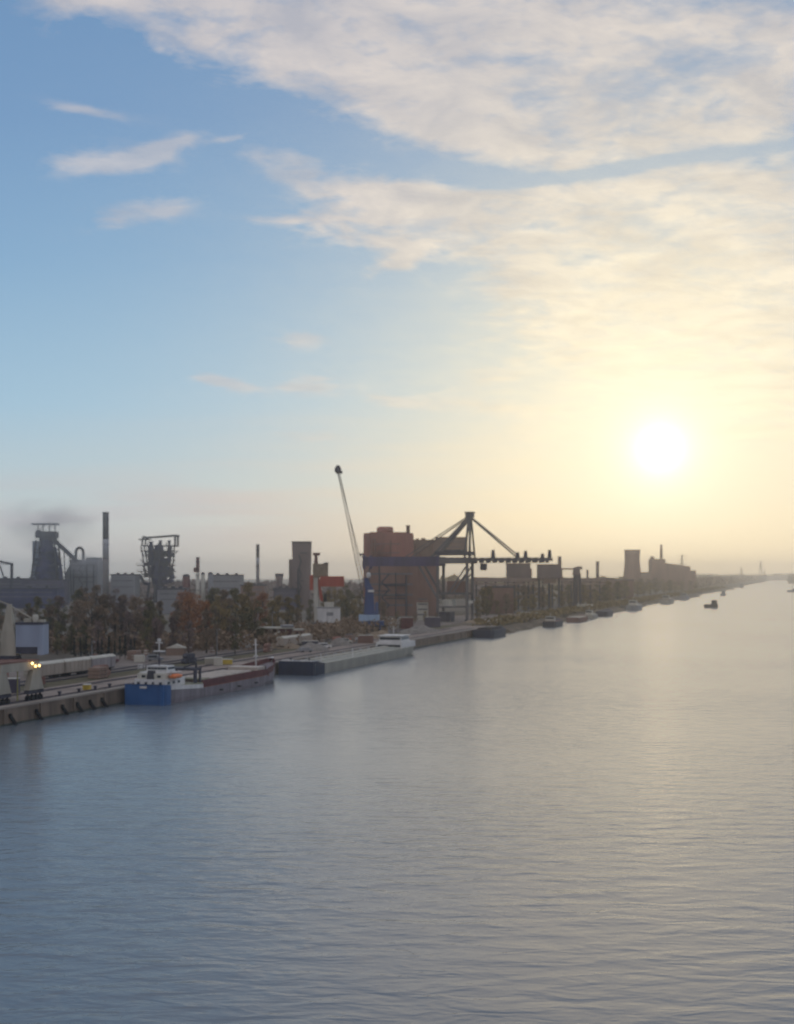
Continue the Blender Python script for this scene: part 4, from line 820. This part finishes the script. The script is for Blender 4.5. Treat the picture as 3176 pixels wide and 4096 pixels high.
# ================================================================ far works on the sunlit shore
d = 1000
cb = thing('conveyor_bridge', 'long thin elevated conveyor running right from the bridge crane under the two silos', 'conveyor', (0, 0, GZ))
pts = [(1895, 860, 2318), (2060, 960, 2320), (2250, 1060, 2318), (2420, 1180, 2320)]
for (a, da, ya), (b_, db, yb) in zip(pts, pts[1:]):
    MB().bar((X(a,da),da,Z(ya,da)-GZ), (X(b_,db),db,Z(yb,db)-GZ), 3.2, 3.0).build('gallery', olive, cb); MB().bar((X(a,da),da-2,Z(ya+16,da)-GZ), (X(b_,db),db-2,Z(yb+16,db)-GZ), 1.2, 1.0).build('pipe_run', olive, cb)
for i in range(14):
    px = 1905+i*38; f_ = (px-1895)/525; dd = 860+f_*320; MB().bar((X(px,dd),dd,0), (X(px,dd),dd,Z(2322,dd)-GZ), 1.0).build('trestle', steel, cb)
for px, w, t1, t0, lab in [(2073, 92, 2256, 2317, 'left one of the two boxy silos above the elevated conveyor'), (2196, 90, 2260, 2314, 'right one of the two boxy silos above the elevated conveyor')]:
    d = 1000; k = d/5200; r_ = thing('silo', lab, 'silo', W2(px, d)); w *= k/2; H = lambda py: Z(py, d)-GZ
    MB().box(-w, w, -5, 6, H(t0), H(t1)).build('bin', twm, r_); MB().box(-w-.6, w+.6, -5.5, 6.5, H(t1)+.01, H(t1)+.6).build('roof', olive, r_)
    for x in (-w+1, 0, w-1): MB().bar((x,0,0), (x,0,H(t0)), 1.3).build('leg', steel, r_)
    MB().box(w, w+1.4, -2, 2, H(t0), H(t1+18)).build('stair', olive, r_); MB().box(-w*.5, w*.6, -3, 3, H(2332), H(t0)-.01).build('hopper', olive, r_)
r_ = thing('stacker', 'spindly stacker machine with a long arm right of the two boxy silos', 'machine', W2(2300, 1050)); k = 1050/5200; H = lambda py: Z(py, 1050)-GZ; xx = lambda px: (px-2300)*k
MB().box(xx(2290), xx(2322), -3, 3, H(2300), H(2268), top=(1.5,.5)).box(xx(2308), xx(2328), -2, 2, H(2278), H(2266)).build('machine_house', twm, r_); MB().bar((xx(2245),0,H(2275)), (xx(2300),0,H(2276)), 1.2).build('arm', twm, r_); MB().box(xx(2232), xx(2245), -1, 1, H(2312), H(2225)).build('mast', twm, r_)
MB().bar((xx(2300),0,0), (xx(2303),0,H(2299)), 3.5).build('leg', steel, r_); MB().bar((xx(2322),0,0), (xx(2318),0,H(2299)), 2).build('leg', steel, r_)
chimney(2390, 1400, 2248, 12, [(9999, twm)], 'lone pale chimney between the stacker and the cooling tower by the sun')
chimney(2350, 1500, 2282, 9, [(9999, twm)], 'short stub chimney just left of the lone pale chimney')
for px, w, top, d, mt, lab in [(2350, 200, 2312, 1300, olive, 'low long hall beneath the lone pale chimney'), (2460, 140, 2318, 1500, brown, 'low hall left of the cooling tower by the sun'), (1990, 120, 2345, 900, brown, 'low brown hall behind the shore trees right of the bridge crane')]:
    k = d/5200; r_ = thing('low_hall', lab, 'industrial building', W2(px, d)); h = Z(top, d)-GZ; MB().box(-w*k/2, w*k/2, -8, 8, 0, h-1).build('wall', mt, r_); MB().box(-w*k/2-.5, w*k/2+.5, -8.5, 8.5, h-.99, h).build('roof', steel, r_)
d = 2200; k = d/5200; r_ = thing('cooling_tower', 'wide waisted cooling tower fading in the glow below the sun', 'cooling tower', W2(2529, d)); H = lambda py: Z(py, d)-GZ
MB().lathe([(17,0),(15.2,H(2310)),(13.2,H(2262)),(12.6,H(2238)),(12.8,H(2218)),(13.5,H(2203))], n=28).build('shell', brown, r_, smooth=True); MB().lathe([(13.8,H(2202.9)),(13.8,H(2199))], n=28).build('rim', brown, r_)
d = 2350; k = d/5200; r_ = thing('power_station', 'stepped power station with one thin chimney right of the cooling tower in the glow', 'power station', W2(2690, d)); H = lambda py: Z(py, d)-GZ; xx = lambda px: (px-2690)*k
MB().box(xx(2600), xx(2655), -15, 15, 0, H(2236)).build('boiler_house', brown, r_); MB().prism([(xx(2655)+.01,0),(xx(2755),0),(xx(2755),H(2266)),(xx(2655)+.01,H(2252))], -14, 14).build('turbine_hall', brown, r_)
MB().box(xx(2755)+.01, xx(2779), -10, 10, 0, H(2282)).build('annex', brown, r_); MB().lathe([(2.8,H(2235)),(2.0,H(2178))], c=(xx(2645),0), n=14).build('chimney', brown, r_, smooth=True)
MB().lathe([(4,H(2235.9)),(4,H(2228)),(2,H(2225))], c=(xx(2609),0), n=14).build('roof_tank', brown, r_); MB().box(xx(2560), xx(2600)-.01, -12, 12, 0, H(2288)).build('coal_bunker', olive, r_)
def pylon(px, d, top, lab):
    r_ = thing('power_pylon', lab, 'pylon', W2(px, d), 0, 'power pylons on the far skyline'); h = Z(top, d)-GZ
    m = MB()
    for sx in (-1, 1):
        for sy in (-1, 1): m.bar((sx*h*.09,sy*h*.09,0), (0,0,h), 1.0)
    for i in range(6): z = h*(.1+i*.14); q = h*.09*(1-z/h); m.bar((-q,0,z), (q,0,z+h*.12), .6); m.bar((q,0,z), (-q,0,z+h*.12), .6)
    m.build('tower', steel, r_)
    for f_ in (.68, .82, .94): MB().bar((-h*.16,0,h*f_), (h*.16,0,h*f_), .8).build('cross_arm', steel, r_)
for a in [(2728, 3300, 2216, 'faint power pylon rising over the stepped power station roof'), (2965, 5200, 2268, 'distant power pylon above the middle of the far shore'), (3043, 5200, 2240, 'tallest distant pylon on the far shore near the right edge'), (3058, 5600, 2278, 'short distant pylon beside the tallest one near the right edge')]: pylon(*a)

# ================================================================ trees
def leafmat(name, c1, c2, ov=.5):
    m = mat(name, c1, .9, 0, .35, .35, col2=c2, objvar=ov, spec=.1); return m
LM = {'dark brown': leafmat('brown-grey autumn foliage', (.19,.135,.095), (.31,.22,.145)), 'dark green': leafmat('dark green foliage', (.105,.10,.055), (.21,.18,.085)),
      'rust red': leafmat('rust red foliage', (.28,.11,.055), (.42,.19,.08)), 'olive': leafmat('olive foliage', (.19,.14,.065), (.30,.22,.095)), 'purplish grey': leafmat('bare purplish twigs', (.16,.115,.11), (.27,.195,.17)),
      'dark teal': leafmat('evergreen needles', (.014,.030,.028), (.03,.055,.045))}
bark = mat('bark', (.07,.06,.05), .95, 0, .3, 2)
TM = []
def crown_mesh(seed, h, r, sharp=False, nl=3800):
    rr = random.Random(seed); cl = []
    nc = 34
    for i in range(nc):
        z = rr.uniform(.14, .97); w = (1-abs(z-.52)/.56)**.6 if not sharp else (1.02-z)*1.15
        a = rr.uniform(0, 6.283); q = rr.uniform(.15, .85)*w*r; cl.append((q*math.cos(a), q*math.sin(a), z*h, rr.uniform(.17, .34)*r*(1 if not sharp else .75)))
    m = MB()
    for i in range(nl):
        cx, cy, cz, cr = rr.choice(cl); v = Vector((rr.gauss(0,1), rr.gauss(0,1), rr.gauss(0,.8))); v = v.normalized()*cr*rr.uniform(.35, 1.08)
        p = Vector((cx, cy, cz))+v; s_ = rr.uniform(.18, .36)*(h/22); a = Vector((rr.gauss(0,1), rr.gauss(0,1), rr.gauss(0,1))).normalized(); b = a.cross(Vector((rr.gauss(0,1), rr.gauss(0,1), rr.gauss(0,1)))).normalized()
        m.add([p+a*s_, p+b*s_*.8, p-a*s_, p-b*s_*.8], [(0,1,2,3)])
    t = MB(); t.lathe([(.035*r*2+.12,0),(.2+.02*r,h*.3),(.12,h*.62),(.05,h*.9)], n=7)
    for cx, cy, cz, cr in cl: t.bar((0,0,max(h*.16, cz-h*.28)), (cx,cy,cz), .16, n=5)
    return m, t
for i in range(7):
    m, t = crown_mesh(50+i, 22, rrr := [6.5, 5.6, 7.4, 6.0, 5.0, 6.8, 3.0][i], sharp=(i == 6)); me_c = m.build('crown', LM['dark brown']); me_t = t.build('trunk', bark); TM.append((me_c.data, me_t.data)); bpy.data.objects.remove(me_c); bpy.data.objects.remove(me_t)
land = [(-200,110,'the left-edge crane'),(110,260,'the first blast furnace'),(260,400,'the stock house'),(400,545,'the tallest chimney'),(545,715,'the open furnace'),(715,830,'the short chimney'),(830,985,'the wide pale hall'),(985,1080,'the slim chimney'),(1080,1160,'the small cooling tower'),(1160,1250,'the flared tower'),(1250,1400,'the red crane'),(1400,1545,'the blue crane'),(1545,1800,'the rust-red works'),(1800,2000,'the bridge crane'),(2000,2130,'the left boxy silo'),(2130,2250,'the right boxy silo'),(2250,2440,'the stacker'),(2440,2600,'the sunlit cooling tower'),(2600,3300,'the power station')]
trees = []
def tree(px, d, toppy, kind, row, var, wide=1.0, z0=GZ):
    h = Z(toppy, d)-z0; trees.append((px, d, h, kind, row, var, wide, z0))
tops = [(-60,2405),(0,2408),(100,2398),(220,2372),(350,2346),(430,2342),(470,2356),(550,2362),(620,2376),(672,2425),(700,2405),(740,2352),(770,2345),(800,2385),(850,2346),(900,2352),(960,2340),(1040,2350),(1100,2378),(1180,2382),(1250,2390),(1300,2352),(1400,2350),(1450,2362),(1500,2400),(1600,2420),(1750,2430),(1860,2380),(1950,2338),(2050,2335),(2200,2330),(2400,2322),(2500,2318)]
def top_at(px):
    for (a, ya), (b, yb) in zip(tops, tops[1:]):
        if a <= px <= b: return ya+(yb-ya)*(px-a)/(b-a)
    return tops[-1][1]
rr = random.Random(11)
def kindat(px):
    if 725 <= px <= 800: return 'rust red'
    if px < 330: return rr.choice(['dark brown', 'dark green', 'dark brown', 'purplish grey'])
    if px < 725: return rr.choice(['dark brown', 'purplish grey', 'dark brown', 'dark green'])
    if px < 1120: return rr.choice(['olive', 'olive', 'dark brown', 'rust red', 'dark green'])
    if px < 1800: return rr.choice(['dark green', 'olive', 'dark brown'])
    return rr.choice(['olive', 'dark brown', 'olive', 'dark green'])
for px in range(-50, 1480, 50):
    x = px+rr.uniform(-14, 14)
    if 640 < x < 705: continue
    tree(x, rr.uniform(540, 600) if px < 1180 else rr.uniform(700, 760), top_at(px)+rr.uniform(-12, 26), kindat(px), 'back', rr.randrange(6), rr.uniform(.9, 1.2))
for px in range(-30, 1480, 56):
    x = px+rr.uniform(-16, 16); 
    tree(x, rr.uniform(465, 510) if px < 1120 else rr.uniform(640, 680), top_at(px)+rr.uniform(26, 62), kindat(px), 'middle', rr.randrange(6), rr.uniform(.9, 1.2))
for px in range(-20, 960, 60):
    x = px+rr.uniform(-16, 16); tree(x, rr.uniform(425, 440), rr.uniform(2440, 2515), rr.choice(['dark brown', 'purplish grey', 'dark green']), 'front', rr.randrange(6), 1.0)
for px in range(300, 560, 22): tree(px+rr.uniform(-5, 5), rr.uniform(408, 418), rr.uniform(2535, 2560), 'dark teal', 'hedge', 6, 1.1)
for px in (1530, 1590, 1660, 1700, 1745): tree(px, rr.uniform(680, 740), top_at(px)+rr.uniform(-5, 25), kindat(px), 'middle', rr.randrange(6))
for px in range(1925, 2500, 34): tree(px+rr.uniform(-8, 8), 840+(px-1925)*.75+rr.uniform(-10, 50), top_at(px)+rr.uniform(0, 16), kindat(px), 'back', rr.randrange(6), 1.4)
for px in range(1915, 2480, 36): tree(px+rr.uniform(-8, 8), 790+(px-1915)*.78+rr.uniform(-10, 20), top_at(px)+rr.uniform(35, 80), kindat(px), 'front', rr.randrange(6), 1.4)
for px in range(2470, 2800, 26): tree(px+rr.uniform(-6, 6), 1420+(px-2470)*2.6, rr.uniform(2322, 2334), 'olive', 'front', rr.randrange(6), 1.9)
for px in range(2500, 2790, 30): tree(px+rr.uniform(-6, 6), 1800+(px-2500)*2.6, rr.uniform(2308, 2318), 'dark brown', 'back', rr.randrange(6), 1.9)
cnt = {}; tot = {}
def key(t):
    lm = next(n for a, b, n in land if a <= t[0] < b); return (t[3], t[4], lm)
for t in trees: tot[key(t)] = tot.get(key(t), 0)+1
for t in sorted(trees):
    px, d, h, kind, row, var, wide, z0 = t; kk = key(t); cnt[kk] = cnt.get(kk, 0)+1
    shape = 'slim evergreen' if row == 'hedge' else 'tree'; rown = 'in the low hedge line' if row == 'hedge' else 'in the %s row' % row
    lab = '%s %s %s below %s' % (kind, shape, rown, kk[2])
    if row == 'hedge' : lab = '%s slim evergreen in the low line below %s' % (kind, kk[2])
    if tot[kk] > 1: lab = '%s %s' % ((ordn+['eleventh','twelfth'])[cnt[kk]-1]+' from left', lab)
    s_ = h/22; r_ = thing('conifer' if row == 'hedge' else 'broadleaf_tree', lab, 'tree', (X(px,d), d, z0), rr.uniform(0, 6.28), {'hedge': 'slim evergreens before the tree belt'}.get(row, 'trees on the shore'))
    for nm, me in (('crown', TM[var][0]), ('trunk', TM[var][1])):
        o = bpy.data.objects.new(nm, me); COL.objects.link(o); o.parent = r_; o.scale = (s_*wide, s_*wide, s_)
        if nm == 'crown': o.material_slots[0].link = 'OBJECT'; o.material_slots[0].material = LM[kind]
# undergrowth and far woods: nobody could count these
def scrub(name, pts, wid, h, n, size, mt, seed, prof=None):
    rr = random.Random(seed); m = MB(); segs = list(zip(pts, pts[1:])); ls = [math.dist(a[:2], b[:2]) for a, b in segs]; T = sum(ls)
    for i in range(n):
        q = rr.uniform(0, T); j = 0
        while q > ls[j] and j < len(ls)-1: q -= ls[j]; j += 1
        a, b = segs[j]; f_ = q/ls[j]; x = a[0]+(b[0]-a[0])*f_; y = a[1]+(b[1]-a[1])*f_
        x += rr.uniform(-wid, wid); y += rr.uniform(-wid, wid); hh = h*(.62+.38*noise.noise(Vector((x/(size*9), y/(size*9), seed)))+.22*noise.noise(Vector((x/(size*2.5), y/(size*2.5), seed))))
        p = Vector((x, y, a[2]+hh*rr.random()**.7)); s_ = size*rr.uniform(.5, 1.1)
        c1 = Vector((rr.gauss(0,1), rr.gauss(0,1), rr.gauss(0,1))).normalized(); c2 = c1.cross(Vector((rr.gauss(0,1), rr.gauss(0,1), rr.gauss(0,1)))).normalized()
        m.add([p+c1*s_, p+c2*s_*.8, p-c1*s_, p-c2*s_*.8], [(0,1,2,3)])
    o = m.build(name, mt); o['kind'] = 'stuff'; return o
scrub('undergrowth', [(X(-40,450),450,GZ),(X(600,455),455,GZ),(X(1000,480),480,GZ),(X(1480,640),640,GZ)], 16, 8, 16000, .8, LM['dark brown'], 4)
scrub('shore_scrub', [ST(440,5),ST(700,4),ST(1000,4),ST(1500,4),ST(2600,4)], 8, 4.6, 14000, 1.2, LM['olive'], 5)
scrub('far_woods', [(X(2420,2300),2300,GZ),ST(2700,60),ST(4300,70),ST(5600,60),ST(7400,40),(2850,7700,GZ)], 26, 24, 9000, 7, LM['dark brown'], 6)
scrub('far_woods', [(X(1700,1900),1900,GZ),(X(2480,2600),2600,GZ),(X(2800,4400),4400,GZ),(X(2980,6500),6500,GZ)], 40, 26, 9000, 8, LM['olive'], 7)
scrub('far_woods', [(X(2780,7700),7700,GZ),(X(3400,7750),7750,GZ)], 90, 34, 4000, 14, LM['dark brown'], 8)
scrub('far_woods', [(1440,4660,2.4),(1640,5250,2.4),(1900,6100,2.4),(2420,7480,2.4)], 36, 36, 6000, 9, LM['dark brown'], 9)
scrub('far_woods', [(X(-300,1500),1500,GZ),(X(600,1600),1600,GZ),(X(1400,1500),1500,GZ),(X(2000,1500),1500,GZ)], 60, 22, 9000, 5, LM['purplish grey'], 10)
def smoke(name, loc, size, dens, col, seed):
    m = MB(); m.lathe([(math.sin(math.pi*(i+.2)/10.4), -math.cos(math.pi*(i+.2)/10.4)) for i in range(11)], n=20); o = m.build(name, [])
    o.location = loc; o.scale = size; o['kind'] = 'stuff'
    mm = bpy.data.materials.new(name); mm.use_nodes = True; t = mm.node_tree; t.nodes.clear()
    pv = t.nodes.new('ShaderNodeVolumePrincipled'); oo = t.nodes.new('ShaderNodeOutputMaterial'); t.links.new(pv.outputs[0], oo.inputs['Volume'])
    tc_ = t.nodes.new('ShaderNodeTexCoord'); ln_ = t.nodes.new('ShaderNodeVectorMath'); ln_.operation = 'LENGTH'; t.links.new(tc_.outputs['Object'], ln_.inputs[0])
    nz_ = t.nodes.new('ShaderNodeTexNoise'); nz_.inputs['Scale'].default_value = 2.2; nz_.inputs['Detail'].default_value = 3; t.links.new(tc_.outputs['Object'], nz_.inputs['Vector'])
    a = t.nodes.new('ShaderNodeMath'); a.operation = 'SUBTRACT'; a.inputs[0].default_value = 1.0; t.links.new(ln_.outputs['Value'], a.inputs[1])
    b = t.nodes.new('ShaderNodeMath'); b.operation = 'MULTIPLY_ADD'; t.links.new(nz_.outputs[0], b.inputs[0]); b.inputs[1].default_value = 2.2; b.inputs[2].default_value = -.75
    c = t.nodes.new('ShaderNodeMath'); c.operation = 'MULTIPLY'; c.use_clamp = True; t.links.new(a.outputs[0], c.inputs[0]); t.links.new(b.outputs[0], c.inputs[1])
    d_ = t.nodes.new('ShaderNodeMath'); d_.operation = 'MULTIPLY'; t.links.new(c.outputs[0], d_.inputs[0]); d_.inputs[1].default_value = dens; t.links.new(d_.outputs[0], pv.inputs['Density'])
    pv.inputs['Color'].default_value = (*col, 1); pv.inputs['Anisotropy'].default_value = .3; o.data.materials.append(mm); return o
smoke('smoke', (X(190,1290), 1290, 80), (60, 28, 30), .06, (.66,.65,.67), 1)
smoke('steam', (X(330,1290), 1290, 42), (26, 12, 15), .10, (.85,.85,.88), 2)
#NEXT
#HAZE
hz = MB().box(-6200, 7200, -1300, 9200, -3.2, 104).build('haze', None if False else [])
hm = bpy.data.materials.new('haze'); hm.use_nodes = True; ht = hm.node_tree; ht.nodes.clear()
pv = ht.nodes.new('ShaderNodeVolumePrincipled'); ho = ht.nodes.new('ShaderNodeOutputMaterial'); ht.links.new(pv.outputs[0], ho.inputs['Volume'])
pv.inputs['Color'].default_value = (.99, .975, .96, 1); pv.inputs['Density'].default_value = 1.85e-4; pv.inputs['Anisotropy'].default_value = .88
hz.data.materials.append(hm); hz['kind'] = 'stuff'
